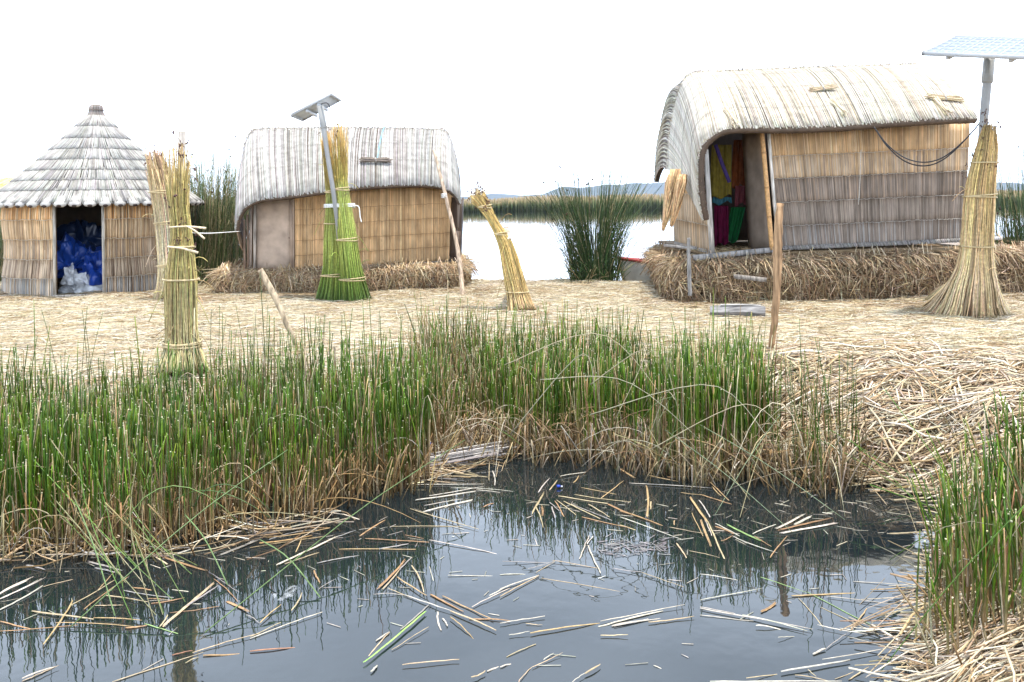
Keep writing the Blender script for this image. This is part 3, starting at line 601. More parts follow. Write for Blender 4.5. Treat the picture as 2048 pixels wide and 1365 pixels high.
def crumple(c, A_, seed, col, thick=0, amp=.3, n=80, hemi=True, freq=1.):
    """lumpy crumpled sheet thrown over a heap; A_ = half sizes"""
    th = np.linspace(0, 2*PI, n*2); ph = np.linspace(-.15 if hemi else -PI/2, PI/2, n)
    TH, PHI = np.meshgrid(th, ph, indexing='ij'); D = np.stack([np.cos(PHI)*np.cos(TH), np.cos(PHI)*np.sin(TH), np.sin(PHI)], -1)
    k = np.empty(TH.shape)
    for i in range(k.shape[0]-1):
        for j in range(k.shape[1]):
            d = Vector(D[i, j])*freq
            k[i, j] = 1+amp*(mn.noise(d*1.4+Vector((seed, 0, 0)))-1.1*abs(mn.noise(d*1.6+Vector((seed, 5, 0))))-.32*abs(mn.noise(d*3.4+Vector((0, seed, 0))))-.06*abs(mn.noise(d*8+Vector((0, seed, 3)))))
    k[-1] = k[0]
    return np.asarray(c)+D*k[..., None]*np.asarray(A_)
lp = lambda px, py, dy: onY(px, py, base[1]+dy)
b = Bat()
p = lp(165, 520, 1.1); b.grid(crumple((p[0]-.0, p[1], .9), (.62, .5, .62), 1.3, 0, amp=.6)[::-1], (.010, .045, .26))
p = lp(140, 500, .8); b.grid(crumple((p[0]-.05, p[1], 1.0), (.36, .36, .52), 4.1, 0, amp=.7)[::-1], (.012, .06, .34))
p = lp(180, 520, .7); b.grid(crumple((p[0]+.1, p[1], .75), (.40, .33, .48), 7.7, 0, amp=.7)[::-1], (.012, .05, .30))
p = lp(165, 440, 1.4); b.grid(crumple((p[0], p[1], 1.3), (.5, .35, .62), 9.7, 0, amp=.5)[::-1], (.006, .02, .07))
tag(b.build('blue_tarp', M_tarp, origin=np.array([p[0], p[1], .5])), 'crumpled blue tarpaulin heaped inside the doorway of the round hut', 'tarpaulin')
b = Bat(); p = lp(160, 560, .5); b.grid(crumple((p[0], p[1], .56), (.44, .26, .40), 2.2, 0, amp=.5, n=90)[::-1], (.7, .7, .7)); p2 = lp(140, 545, .35); b.grid(crumple((p2[0], p2[1], .74), (.13, .12, .32), 5.2, 0, amp=.5, n=50)[::-1], (.8, .8, .8))
tag(b.build('plastic_sheet', M_plastic, origin=np.array([p[0], p[1], .5])), 'crumpled translucent white plastic sheet lying in front of the blue tarpaulin', 'plastic sheet')

# ---- draped-roof huts
def loft_roof(pairs, backp, bulge, bdir=(0, -.6, .8)):
    """pairs: list of (T,E) 3d points; backp: back eave points. S(u,v) v in 0..1: 0 back eave, .5 ridge, 1 front eave"""
    T = np.array([p_[0] for p_ in pairs]); E = np.array([p_[1] for p_ in pairs]); Bk = np.array(backp); bd = nz(np.array(bdir, float))
    def S(u, v):
        u = np.asarray(u, float); v = np.asarray(v, float); u, v = np.broadcast_arrays(u, v)
        t_ = cat(T, u); e_ = cat(E, u); k_ = cat(Bk, u)
        w = np.clip((v-.5)*2, 0, 1)[..., None]; wb = np.clip((.5-v)*2, 0, 1)[..., None]
        f = lerp(t_, e_, w)+bd*(bulge*4*w*(1-w))*np.minimum(1, np.linalg.norm(e_-t_, axis=-1, keepdims=True)/1.6)
        bk = lerp(t_, k_, wb)+np.array([0, .5, .8])*(bulge*4*wb*(1-wb))
        return np.where((v >= .5)[..., None], f, bk)
    return S
def roof_parts(hutroot, S, nu, cols, rad, zc, fr_cols, thick=.07, lines=(.66, .8), centre=None, fringe=1.0, und=(.10, .07, .05)):
    b = Bat(); sg = outsign(S, centre)
    U, V_ = np.meshgrid(np.linspace(0, 1, 70), np.linspace(0, 1, 41), indexing='ij'); G = S(U, V_); N_ = normals(G)*sg
    b.grid(G-N_*.006, und, thick, N_)
    mat_reeds(b, S, nu, [.5, .995], rad, cols, 9, sg, .0, .5, amt=.13, v_ragged=.006, sides=4)
    mat_reeds(b, S, nu, [.5, .995], rad*.9, cols, 9, sg, .012, .5, amt=.13, v_ragged=.008, sides=4)
    mat_reeds(b, S, nu//3, [.0, .52], rad*2.2, cols, 6, sg, .01, .5, amt=.2, sides=3)
    r_ = b.build('roof', M_mat, hutroot)
    b = Bat()
    for v in lines: string(b, S, v, sg, .0035, (.38, .36, .33), .026, 90, .0012)
    b.build('stitching', M_rope, r_)
    # ridge nubs
    b = Bat(); u = np.linspace(.0, 1, 150)+rng.normal(0, .002, 150); u = np.clip(u, 0, 1); p_ = S(u, np.full(150, .5)); q_ = p_+np.stack([rng.normal(0, .01, 150), rng.normal(0, .02, 150), uni(.015, .04, 150)], -1)
    b.tubes(S(np.linspace(0, 1, 60), np.full(60, .5))[None], .016, (.26, .22, .18), 6); p_ = p_-[0, 0, .01]; b.tubes(np.stack([p_, q_], 1), .014, vary((.32, .28, .24), 150, .25), 5); b.build('ridge_binding', M_mat, r_)
    # thick brown cut edge of the mats
    b = Bat(); n = int(nu*6*fringe); u = uni(0, 1, n); lay = uni(0, 1, n); e = 1e-3
    P1 = S(u, np.full(n, .998)); P0 = S(u, np.full(n, .93)); dr = nz(P1-P0); Nn = nz(np.cross(S(np.minimum(u+e, 1), np.full(n, .99))-S(np.maximum(u-e, 0), np.full(n, .99)), dr))
    Nn *= np.sign(np.sum(Nn*(P1-np.asarray(centre)), -1, keepdims=True))
    a0 = P1-dr*.10-Nn*(lay*thick*1.15)[:, None]; a1 = P1+dr*uni(-.03, .012, (n, 1))-Nn*(lay*thick*1.15+.004)[:, None]
    b.tubes(np.stack([a0, a1], 1), .0075*uni(.7, 1.3, n), vary(pick(fr_cols, n), n, .3, .05), 4); b.build('eave_edge', M_mat, r_)
    return r_, sg
DKB = [(.10, .065, .045), (.15, .10, .07), (.07, .045, .03), (.20, .14, .10)]
def panel_box(b, a, c, w, z0, z1, col):
    pass
# -- mid hut
h2o = onY(700, 545, 17.0); hut = thing('rectangular_hut', (h2o[0], h2o[1], .9), 'small rectangular reed hut with a grey draped roof and a closed plywood door', 'hut')
Lc, Rc = onY(500, 545, 15.55), onY(914, 521, 16.6)
pr = [((486, 330, 16.3), (471, 462, 15.1)), ((487, 305, 16.6), (476, 440, 15.05)), ((496, 275, 16.9), (490, 417, 14.95)), ((512, 260, 17.1), (518, 402, 14.9)), ((560, 257, 17.2), (566, 396, 14.9)), ((640, 256, 17.3), (640, 386, 15.0)),
      ((720, 256, 17.4), (712, 377, 15.25)), ((800, 257, 17.5), (800, 372, 15.55)), ((868, 259, 17.6), (862, 373, 15.85)), ((891, 263, 17.6), (894, 380, 15.95)), ((905, 290, 17.5), (911, 392, 16.0)), ((915, 335, 17.3), (921, 408, 16.0))]
prs = [(onY(*t), onY(*e)) for t, e in pr]
bk = [np.array([t[0]-.1 if i < 3 else t[0], 19.2, 2.3]) if 2 < i < 9 else np.array([t[0], t[1]+1.0, 2.2]) for i, (t, e) in enumerate(prs)]
CEN = (h2o[0], 17.2, 1.4); S2 = loft_roof(prs, bk, .14); cen2 = (h2o[0], 17.2, 1.4)
roof_parts(hut, S2, 420, [LGR+[(.55, .53, .50), (.47, .44, .41), (.29, .26, .24)]], .0085, 0, DKB, .05, (.70, .84), cen2, .5)
zt = 2.52
def wl(px, pyb, pyt, Y): return onY(px, pyb, Y), onY(px, pyt, Y)
bl, tl = wl(590, 541, 378, 15.7); br, tr = wl(914, 520, 366, 16.55)
b = Bat(); S = quadS(tl, tr, bl, br); backing(b, S, -1, .006, .04, (.2, .12, .06), 20, 6, CEN); sg = outsign(S, cen2)
mat_wall(b, S, 380, [.02, .26, .45, .64, .82, 1.0], .0095, [OR2, OR2, OR2, OR2, OR2], sg, .003)
for v in (.26, .45, .64, .82): string(b, S, v, sg, .0025, (.25, .15, .08), .016, 60)
S_ = quadS(onY(598, 397, 15.62), onY(912, 388, 16.5), onY(598, 412, 15.62), onY(905, 402, 16.5))
w_ = b.build('wall', M_mat, hut)
b = Bat(); bt, tt2 = np.array(br), np.array(tr); bk0 = br+[-.25, 2.7, 0]; tk0 = tr+[-.25, 2.7, 0]; S = quadS(tr, tk0, br, bk0); backing(b, S, 1, .006, .04, (.22, .13, .07), 30, 10, CEN); b.build('wall', M_mat, hut)
lb, lt_ = onY(503, 545, 15.6), onY(503, 395, 15.6); bkl = lb+[-.3, 2.8, 0]; tkl = lt_+[-.3, 2.8, 0]
b = Bat(); S = quadS(tkl, lt_, bkl, lb); backing(b, S, -1, .006, .04, (.22, .13, .07), 30, 10, CEN); sg = outsign(S, cen2); mat_wall(b, S, 150, [0, .3, .6, 1], .01, [ORG], sg, .01); b.build('wall', M_mat, hut)
b = Bat(); S = quadS(tkl, tk0, bkl, bk0); backing(b, S, 1, .006, .04, (.22, .13, .07), 30, 10, CEN); b.build('wall', M_mat, hut)
# door of bare plywood
b = Bat(); d_ = [onY(512, 543, 15.56), onY(588, 540, 15.66), onY(588, 388, 15.66), onY(512, 393, 15.56)]
G = np.array([[lerp(lerp(d_[0], d_[1], u), lerp(d_[3], d_[2], u), v) for v in np.linspace(0, 1, 6)] for u in np.linspace(0, 1, 6)]); b.grid(G, (.50, .38, .29), .03, np.broadcast_to(np.array([0, -1., 0]), G.shape)); dr = b.build('door', M_ply, hut)
b = Bat(); b.beam(lerp(d_[1], d_[2], .02)-[.045, .03, 0], lerp(d_[1], d_[2], .97)-[.045, .03, 0], .05, .025, (.42, .31, .23), (0, -1, 0)); b.build('door_batten', M_ply, dr)
b = Bat(); b.blobs(np.array([lerp(d_[1], d_[2], q)-[.075, .03, 0] for q in (.42,)]), .018, (.12, .08, .06)); b.build('latch', M_wood, dr)
for px, Y, c in ((501, 15.5, (.34, .27, .22)), (509, 15.52, (.5, .44, .38))):
    b = Bat(); b.beam(onY(px, 547, Y), onY(px+1, 392, Y), .04, .04, c); b.build('door_post', M_wood, hut)
b = Bat(); b.beam(onY(500, 549, 15.45), onY(592, 543, 15.6), .07, .06, (.42, .39, .36)); b.build('sill', M_wood, hut)
b = Bat(); b.beam(onY(640, 540, 15.6), onY(916, 523, 16.5), .06, .05, (.36, .32, .28)); b.build('base_beam', M_wood, hut)
# hanging mat flap at right end and left corner
b = Bat(); fl = lambda u, v: (cat([onY(905, 395, 16.5), onY(922, 400, 16.2), onY(926, 395, 17.5)], u)+(np.asarray(v)[..., None]*np.array([-.06, 0, -1.15])))
mat_reeds(b, fl, 80, [0, .5, 1], .011, [DKB+GRY], 4, 1., .01, v_ragged=.08); U, V_ = np.meshgrid(np.linspace(0, 1, 8), np.linspace(0, .95, 8), indexing='ij'); b.grid(fl(U, V_), (.08, .055, .04), .02); b.build('end_mat', M_mat, hut)
b = Bat(); fl = lambda u, v: (cat([onY(469, 440, 15.3), onY(472, 425, 16.2), onY(476, 405, 17.3)], u)+(np.asarray(v)[..., None]*np.array([.1, .1, -.55])))
mat_reeds(b, fl, 90, [0, 1], .012, [[(.22, .15, .10), (.30, .2, .12), (.14, .09, .06)]], 5, 1., .01, v_ragged=.15); U, V_ = np.meshgrid(np.linspace(0, 1, 8), np.linspace(0, .85, 8), indexing='ij'); b.grid(fl(U, V_), (.12, .08, .05), .03); b.build('end_mat', M_mat, hut)
b = Bat()
for p_ in ((488, 440, 545, 15.5), (495, 430, 545, 15.52)): b.beam(onY(p_[0], p_[1], p_[3]), onY(p_[0]+2, p_[2], p_[3]), .035, .035, (.26, .18, .13))
b.build('corner_poles', M_wood, hut)
def roof_pt(S, u, v, off, centre):
    u = np.atleast_1d(u).astype(float); v = np.atleast_1d(v).astype(float); e = 1e-3
    N_ = nz(np.cross(S(u+e, v)-S(u-e, v), S(u, v+e)-S(u, v-e))); P = S(u, v); N_ *= np.sign(np.sum(N_*(P-np.asarray(centre)), -1, keepdims=True)); return P+N_*off
def small_bundle(name, p0, p1, rad, n, cols, label, cat_, group=None, tie=True, flare=1.5, bow=.0):
    p0, p1 = np.asarray(p0), np.asarray(p1); ax = nz(p1-p0); x = nz(np.cross(ax, [0, 0, 1.])); y = np.cross(x, ax); b = Bat(); k = 7; t = np.linspace(0, 1, k)
    a = uni(0, 2*PI, n); rho = np.sqrt(uni(0, 1, n)); prof = rad*(1+(flare-1)*np.abs(2*t-1)**1.3)
    t0 = rng.normal(0, .05, (n, 1)); Lk = uni(.85, 1.05, (n, 1)); tt_ = t0+t[None]*Lk
    P = p0+(p1-p0)*tt_[..., None]+(x*np.cos(a)[:, None]+y*np.sin(a)[:, None])[:, None]*(rho[:, None]*prof[None])[..., None]+rng.normal(0, rad*.06, (n, k, 3))
    b.tubes(P, .006*uni(.6, 1.2, n), vary(pick(cols, n), n, .2), 4)
    o = b.build(name, M_straw, origin=(p0+p1)/2); tag(o, label, cat_, group)
    if tie:
        b = Bat(); mid = (p0+p1)/2; aa = np.linspace(0, 4*PI, 30); b.tubes((mid+(x*np.cos(aa)[:, None]+y*np.sin(aa)[:, None])*rad*1.08+ax*np.linspace(-.012, .012, 30)[:, None])[None], .008, (.45, .42, .38), 5); b.build('tie', M_rope, o)
    return o
pc = roof_pt(S2, .585, .855, .06, cen2)[0]; small_bundle('reed_bundle', pc-[.24, .07, -.01], pc+[.24, .05, .0], .035, 70, [(.28, .23, .19), (.36, .30, .25), (.2, .16, .13)], 'small grey bundle of twigs tied across the roof of the hut with the plywood door', 'reed bundle')
b = Bat(); vv = np.linspace(.5, .85, 12); u_ = np.linspace(.60, .588, 12); P = roof_pt(S2, u_, vv, .035, cen2); b.tubes(P[None], .011, (.28, .50, .70), 5); tag(b.build('blue_rope', M_rope, origin=P[0]), 'light blue rope running down the grey roof to the small twig bundle', 'rope')

# -- right hut
h3o = onY(1650, 500, 15.5); hut = thing('reed_house', (h3o[0], h3o[1], 1.2), 'large reed hut with a bright curved straw roof and an open doorway full of clothes', 'hut')
pr = [((1333, 338, 15.4), (1407, 442, 13.05)), ((1337, 275, 15.4), (1400, 405, 12.95)), ((1347, 215, 15.4), (1396, 355, 12.9)), ((1360, 172, 15.4), (1400, 305, 12.85)), ((1380, 149, 15.5), (1422, 275, 12.8)), ((1415, 144, 15.5), (1465, 258, 12.75)),
      ((1500, 140, 15.6), (1570, 258, 12.75)), ((1600, 136, 15.7), (1680, 254, 12.85)), ((1710, 132, 15.8), (1790, 246, 13.0)), ((1790, 130, 15.9), (1890, 240, 13.2)), ((1832, 129, 16.0), (1956, 238, 13.4))]
prs = [(onY(*t), onY(*e)) for t, e in pr]
bk = [np.array([t[0]+.05, t[1]+2.4, 2.9]) if i > 3 else np.array([t[0]+.05, t[1]+1.6, t[2]-.2]) for i, (t, e) in enumerate(prs)]
CEN = (h3o[0], 15.4, 1.9); S3 = loft_roof(prs, bk, .16, (-.12, -.5, .85)); cen3 = (h3o[0], 15.4, 1.9)
roof_parts(hut, S3, 480, [WHT], .0095, 0, DKB, .075, (.62, .76, .9), cen3, 1.2)
bl, tl = onY(1560, 499, 13.6), onY(1535, 250, 13.55); br, tr = onY(1926, 483, 14.5), onY(1940, 232, 14.4)
b = Bat(); S = quadS(tl, tr, bl, br, bul=.0); backing(b, S, -1, .006, .04, (.15, .1, .07), 20, 6, CEN); sg = outsign(S, cen3)
bd3 = [.06, .235, .385, .565, .735, .90, 1.0]; bd3 = [.05, .25, .43, .62, .81, 1.0]
mat_wall(b, S, 520, bd3, .0105, [OR2+TAN, GRB+TAN[:2], GRY+GRB[2:3], GRY+[(.3, .25, .2)], GRY+[(.32, .3, .28)]], sg, .014)
for v in bd3[1:-1]: string(b, S, v+.005, sg, .0035, (.6, .57, .52), .026, 120, .003)
b.build('wall', M_mat, hut)
b = Bat(); U_ = np.linspace(0, 1, 200); Pp = S(U_, np.full(200, .99))+np.array([0, -.04, .0]); b.tubes(Pp[None], .03, (.24, .22, .20), 6)
n = 420; u = uni(0, 1, n); q_ = S(u, np.full(n, .99))+np.array([0, -.055, 0]); b.tubes(np.stack([q_+[.0, -.01, .035], q_+np.stack([np.full(n, .02), np.full(n, -.03), np.full(n, -.03)], -1)], 1), .006, vary((.29, .27, .25), n, .25), 3); b.build('base_rope', M_rope, hut)
# gable and rear walls
gl_b, gl_t = onY(1424, 508, 13.3), onY(1412, 330, 13.3); gb_b, gb_t = onY(1352, 488, 16.4), onY(1344, 330, 16.4)
b = Bat(); S = quadS(gb_t, gl_t, gb_b, gl_b); backing(b, S, -1, .006, .04, (.2, .14, .09), 30, 10, CEN); sg = outsign(S, cen3); mat_wall(b, S, 330, [0, .35, .68, 1.], .0105, [OR2+TAN, TAN+GRB, TAN+GRB], sg, .012); 
for v in (.35, .68): string(b, S, v, sg, .004, (.62, .57, .48), .026, 60)
b.build('wall', M_mat, hut)
b = Bat(); n = 420; u = uni(0, 1, n); q_ = S(u, np.full(n, 1.0)); b.tubes(np.stack([q_+[-.03, -.03, .05], q_+np.stack([uni(-.06, -.02, n), uni(-.06, -.02, n), np.full(n, -.05)], -1)], 1), .006, vary((.42, .38, .34), n, .2), 3); b.build('base_fringe', M_rope, hut)
bkr_b = br+[.4, 3.3, 0]; bkr_t = tr+[.4, 3.3, 0]; bkl_b = gb_b+[0, .2, 0]; bkl_t = gb_t+[0, .2, .9]
b = Bat(); S = quadS(tr, bkr_t, br, bkr_b); backing(b, S, 1, .006, .04, (.2, .14, .09), 30, 10, CEN); b.build('wall', M_mat, hut)
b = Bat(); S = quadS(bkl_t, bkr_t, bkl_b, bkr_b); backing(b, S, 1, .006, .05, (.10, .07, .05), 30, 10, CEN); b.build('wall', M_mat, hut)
b = Bat(); zf = gl_b[2]; b.grid(np.array([[[gl_b[0]-.1, 13.35, zf], [gl_b[0]-.1, 17.6, zf]], [[br[0], 13.6, zf], [br[0], 17.6, zf]]]), (.2, .14, .08), .04, np.broadcast_to(np.array([0, 0, 1.]), (2, 2, 3)))
P, R, K = None, None, None; n = 260; x = uni(gl_b[0], gl_b[0]+1.2, n); y = uni(13.4, 15, n); a = uni(0, PI, n); Lq = uni(.1, .35, n)
b.tubes(np.stack([np.stack([x, y, np.full(n, zf+.01)], -1), np.stack([x+np.cos(a)*Lq, y+np.sin(a)*Lq, zf+uni(.01, .05, n)], -1)], 1), .006, vary((.5, .38, .22), n), 3); b.build('floor', M_dark, hut)
# door frame, open door panel, bamboo pole
b = Bat(); b.beam(onY(1424, 506, 13.22), onY(1411, 300, 13.22), .07, .06, (.48, .45, .41), (0, -1, 0)); b.build('door_post', M_wood, hut)
b = Bat(); b.beam(onY(1388, 516, 13.1), onY(1560, 498, 13.45), .09, .075, (.30, .285, .27)); b.build('sill', M_wood, hut)
b = Bat(); q = [onY(1497, 500, 14.05), onY(1543, 500, 13.45), onY(1524, 262, 13.45), onY(1484, 268, 14.05)]
G = np.array([[lerp(lerp(q[0], q[1], u), lerp(q[3], q[2], u), v) for v in np.linspace(0, 1, 8)] for u in np.linspace(0, 1, 5)]); nn_ = nz(np.cross(q[1]-q[0], q[3]-q[0])); vcol = np.array([[lerp(np.array([.30, .24, .19]), np.array([.46, .31, .18]), max(0, (v-.7)/.3)) for v in np.linspace(0, 1, 8)] for u in range(5)])
b.grid(G, vcol, .025, np.broadcast_to(nn_, G.shape)); tag(b.build('door', M_ply, hut), 'grey plywood door standing open')
b = Bat(); pb = [onY(1544, 500, 13.38), onY(1538, 430, 13.36), onY(1531, 345, 13.35), onY(1523, 258, 13.34)]; b.tubes(cat(pb, np.linspace(0, 1, 12))[None], .036, (.60, .34, .14), 10)
for q_ in (.32, .55, .8): c_ = cat(pb, np.array([q_]))[0]; b.tubes(np.array([[c_-[0, 0, .012], c_+[0, 0, .012]]]), .041, (.45, .24, .1), 10)
b.build('bamboo_pole', M_straw, hut)
b = Bat(); b.tubes(cat([onY(1560, 500, 13.42), onY(1548, 400, 13.4), onY(1537, 262, 13.38)], np.linspace(0, 1, 8))[None], .026, (.66, .62, .56), 8); b.build('corner_pole', M_wood, hut)
# hanging side bundles
for i, (p0, p1, r_) in enumerate((((1352, 340, 13.6), (1327, 458, 13.5), .10), ((1366, 350, 13.5), (1343, 452, 13.45), .085), ((1345, 350, 13.9), (1334, 430, 13.8), .09))):
    a_, e_ = onY(*p0), onY(*p1); n = 150; t = np.linspace(0, 1, 6); an = uni(0, 2*PI, n); rho = np.sqrt(uni(0, 1, n)); prof = r_*np.array([.75, 1.05, 1.0, .75, .45, .18])
    P = a_+(e_-a_)*(t[None]*uni(.75, 1.03, (n, 1)))[..., None]+np.stack([np.cos(an)[:, None]*rho[:, None]*prof, np.sin(an)[:, None]*rho[:, None]*prof, np.zeros((n, 6))], -1)
    b = Bat(); P += rng.normal(0, .006, P.shape); b.tubes(P, .007, vary(pick(OR2+[(.62, .46, .25), (.4, .26, .13)], n), n, .28), 4); o = b.build('side_bundle', M_straw, hut)
# straw bundles tied on the roof
for (u, v, dx, dz, lab) in ((.70, .80, .19, .03, 'short straw bundle tied across the bright roof above the middle of the wall'), (.925, .90, .26, -.02, 'longer straw bundle lying across the bright roof near its right end')):
    pc = roof_pt(S3, u, v, .05, cen3)[0]; small_bundle('reed_bundle', pc-[dx, .02, dz], pc+[dx, .02, dz], .035, 60, [(.56, .44, .28), (.66, .55, .38), (.4, .3, .18)], lab, 'reed bundle', flare=1.35)
for (u, v, lab) in ((.705, .93, 'tuft of loose straw ends hanging over the bright roof edge above mid wall'), (.90, .96, 'tuft of loose straw ends hanging at the roof edge near the solar pole'), (.50, .975, 'tuft of loose straw ends hanging at the roof edge above the bamboo pole')):
    pc = roof_pt(S3, u, v-.06, .03, cen3)[0]; pd = roof_pt(S3, u+.01, min(v+.03, .999), .05, cen3)[0]; small_bundle('straw_tuft', pc, pd, .03, 34, [(.74, .62, .44), (.82, .74, .6), (.5, .4, .26)], lab, 'straw tuft', flare=1.9, tie=False)
# clothes inside
def cloth(px0, px1, py0, py1, Y, col, label, taper=0, seed=0., fold=.03, name='hanging_cloth', tr_=0):
    Y += .55; col = tuple(c*.32 for c in col); b = Bat(); U, V_ = np.meshgrid(np.linspace(0, 1, 26), np.linspace(0, 1, 26), indexing='ij')  # indoor shade is put into the colour: each cloth darkened evenly
    tl, tr, bl, br = onY(px0+taper, py0, Y), onY(px1-taper*.3, py0, Y), onY(px0+tr_, py1, Y), onY(px1+tr_, py1-6, Y)
    G = (tl*(1-U[..., None])+tr*U[..., None])*(1-V_[..., None])+(bl*(1-U[..., None])+br*U[..., None])*V_[..., None]
    G[..., 1] += fold*np.sin(U*13+seed+V_*1.5)*(.3+V_)+fold*.5*np.sin(U*31+seed*3); G[..., 2] += .03*np.sin(U*9+seed)*V_
    b.grid(G, col, .006); return tag(b.build(name, M_cloth, origin=tl), label, 'clothing')
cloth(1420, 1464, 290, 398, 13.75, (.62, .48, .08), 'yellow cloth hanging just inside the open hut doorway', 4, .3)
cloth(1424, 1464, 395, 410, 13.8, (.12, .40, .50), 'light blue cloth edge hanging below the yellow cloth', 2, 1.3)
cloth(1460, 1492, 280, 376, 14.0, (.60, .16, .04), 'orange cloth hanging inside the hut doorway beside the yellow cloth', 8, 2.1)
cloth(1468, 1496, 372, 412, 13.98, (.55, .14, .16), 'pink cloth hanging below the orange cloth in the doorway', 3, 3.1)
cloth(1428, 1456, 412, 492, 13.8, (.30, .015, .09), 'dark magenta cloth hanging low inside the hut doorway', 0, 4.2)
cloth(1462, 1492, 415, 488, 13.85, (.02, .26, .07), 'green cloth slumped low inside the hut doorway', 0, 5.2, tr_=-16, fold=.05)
b = Bat(); pp = [onY(1431, 290, 13.72), onY(1445, 330, 13.72), onY(1459, 365, 13.72)]; b.tubes(cat(pp, np.linspace(0, 1, 8))[None], .03, (.05, .03, .12), 6, .4); tag(b.build('dark_sash', M_cloth, origin=pp[0]), 'dark purple sash hanging between the yellow and orange cloths', 'sash')

# cable from the hut to the solar pole
b = Bat()
for o_, s_ in ((0, 0), (.02, .05)):
    pts = [onY(1748, 254, 12.9), onY(1775, 290, 12.75)-[0, 0, s_*.5], onY(1810, 316, 12.6)-[0, 0, s_], onY(1850, 325, 12.4)-[0, 0, s_], onY(1890, 313, 12.2)-[0, 0, s_*.6], onY(1935, 275, 11.95), onY(1968, 232, 11.8), onY(1977, 190, 11.74)]
    b.tubes(cat(pts, np.linspace(0, 1, 50))[None], .0095, (.025, .025, .03), 5)
tag(b.build('power_cable', M_rubber, origin=pts[3]), 'black twin cable sagging from the large hut roof to the solar pole', 'cable')

# ------------------------------------------------------------------ solar panels
def solar(corner, e1, e2, thick, pole, prad, label, rails, topcol, cable=None):
    c0 = np.asarray(corner, float); e1 = np.asarray(e1, float); e2 = np.asarray(e2, float); n_ = nz(np.cross(e1, e2)); n_ *= np.sign(n_[2])
    root = thing('solar_panel', pole[0], label, 'solar panel')
    b = Bat(); fr = (.42, .43, .44); u1, u2 = nz(e1), nz(e2); w = .035
    cs = [c0, c0+e1, c0+e1+e2, c0+e2]
    for i in range(4):
        a_, b_ = cs[i], cs[(i+1) % 4]; inw = nz(c0+(e1+e2)/2-(a_+b_)/2)*w/2
        b.beam(a_+inw-n_*thick/2, b_+inw-n_*thick/2, w, thick, fr, n_, 0 if i % 2 else .0)
    b.build('frame', M_metal, root)
    b = Bat(); a_, q1, q2 = c0+u1*.036+u2*.036-n_*.008, e1-u1*.072, e2-u2*.072
    G = np.array([[a_+q1*i+q2*j for j in (0, 1)] for i in (0, 1)]); b.grid(G, (.55, .58, .60), .02, np.broadcast_to(n_, G.shape)); b.build('backsheet', M_metal, root)
    # cells
    b = Bat(); nu_, nv_ = 9, 6
    for i in range(nu_):
        for j in range(nv_):
            p_ = a_+q1*((i+.06)/nu_)+q2*((j+.06)/nv_)+n_*.003; G = np.array([[p_+q1*(.88/nu_)*x+q2*(.88/nv_)*y for y in (0, 1)] for x in (0, 1)]); b.grid(G, topcol, .002, np.broadcast_to(n_, G.shape))
    b.build('cells', M_glass, root)
    b = Bat()
    for t in rails:
        s0 = c0+e1*t; b.beam(s0+e2*.05-n_*(thick+.025), s0+e2*.95-n_*(thick+.025), .04, .05, (.52, .53, .54), n_)
    b.build('rails', M_metal, root)
    b = Bat(); b.tubes(cat(pole, np.linspace(0, 1, 10))[None], prad*np.concatenate([np.full(7, .8), np.full(3, .9)]), (.26, .26, .255), 14)
    tp = np.array(pole[-1]); dn = nz(np.array(pole[-2])-tp); b.tubes(np.array([[tp, tp+dn*.34, tp+dn*.36]]), np.array([prad*1.15, prad*1.15, prad*.95])[None], (.28, .28, .27), 14)
    b.build('pole', M_metal, root)
    b = Bat(); b.tubes(cat([tp+[.02, -.05, .03], tp+[.12, -.08, .04], tp+[.17, -.06, -.05]] if cable is None else cable, np.linspace(0, 1, 12))[None], .009, (.04, .04, .05), 5); b.build('wire', M_rubber, root)
    return root
M_glass = mat_col('panel_glass', .35, .4, 0, 4, .05)
# mid panel
pole = [onY(691, 600, 14.2), onY(673, 430, 13.82), onY(655, 310, 13.8), onY(641, 213, 13.85)]
c0 = onY(579, 229, 13.95); e1 = onY(661, 185, 13.95)-c0; solar(c0, e1, (.03, .66, -.02), .045, pole, .046, 'small tilted solar panel on a leaning grey pole before the hut with the plywood door', (.35, .62), (.03, .05, .1))
# right panel
c0 = onY(1843, 104, 11.2); e1 = np.array([1, -.97, -.23])*1.0; e2 = np.array([.77, .71, .33])*1.0
pole = [onZ(1948, 610, .5), onY(1952, 400, 11.75), onY(1964, 280, 11.75), onY(1979, 112, 11.7)]
tp = pole[-1]; e1 = nz(e1)*1.35; e2 = e2-nz(e1)*np.dot(e2, nz(e1))
solar(c0, e1, e2, .05, pole, .062, 'large solar panel on a grey pole at the right edge above the straw sheaf', (.22, .75), (.27, .31, .37), [tp+[-.03, -.06, 0], tp+[-.2, -.1, -.02], tp+[-.3, -.1, .05]])

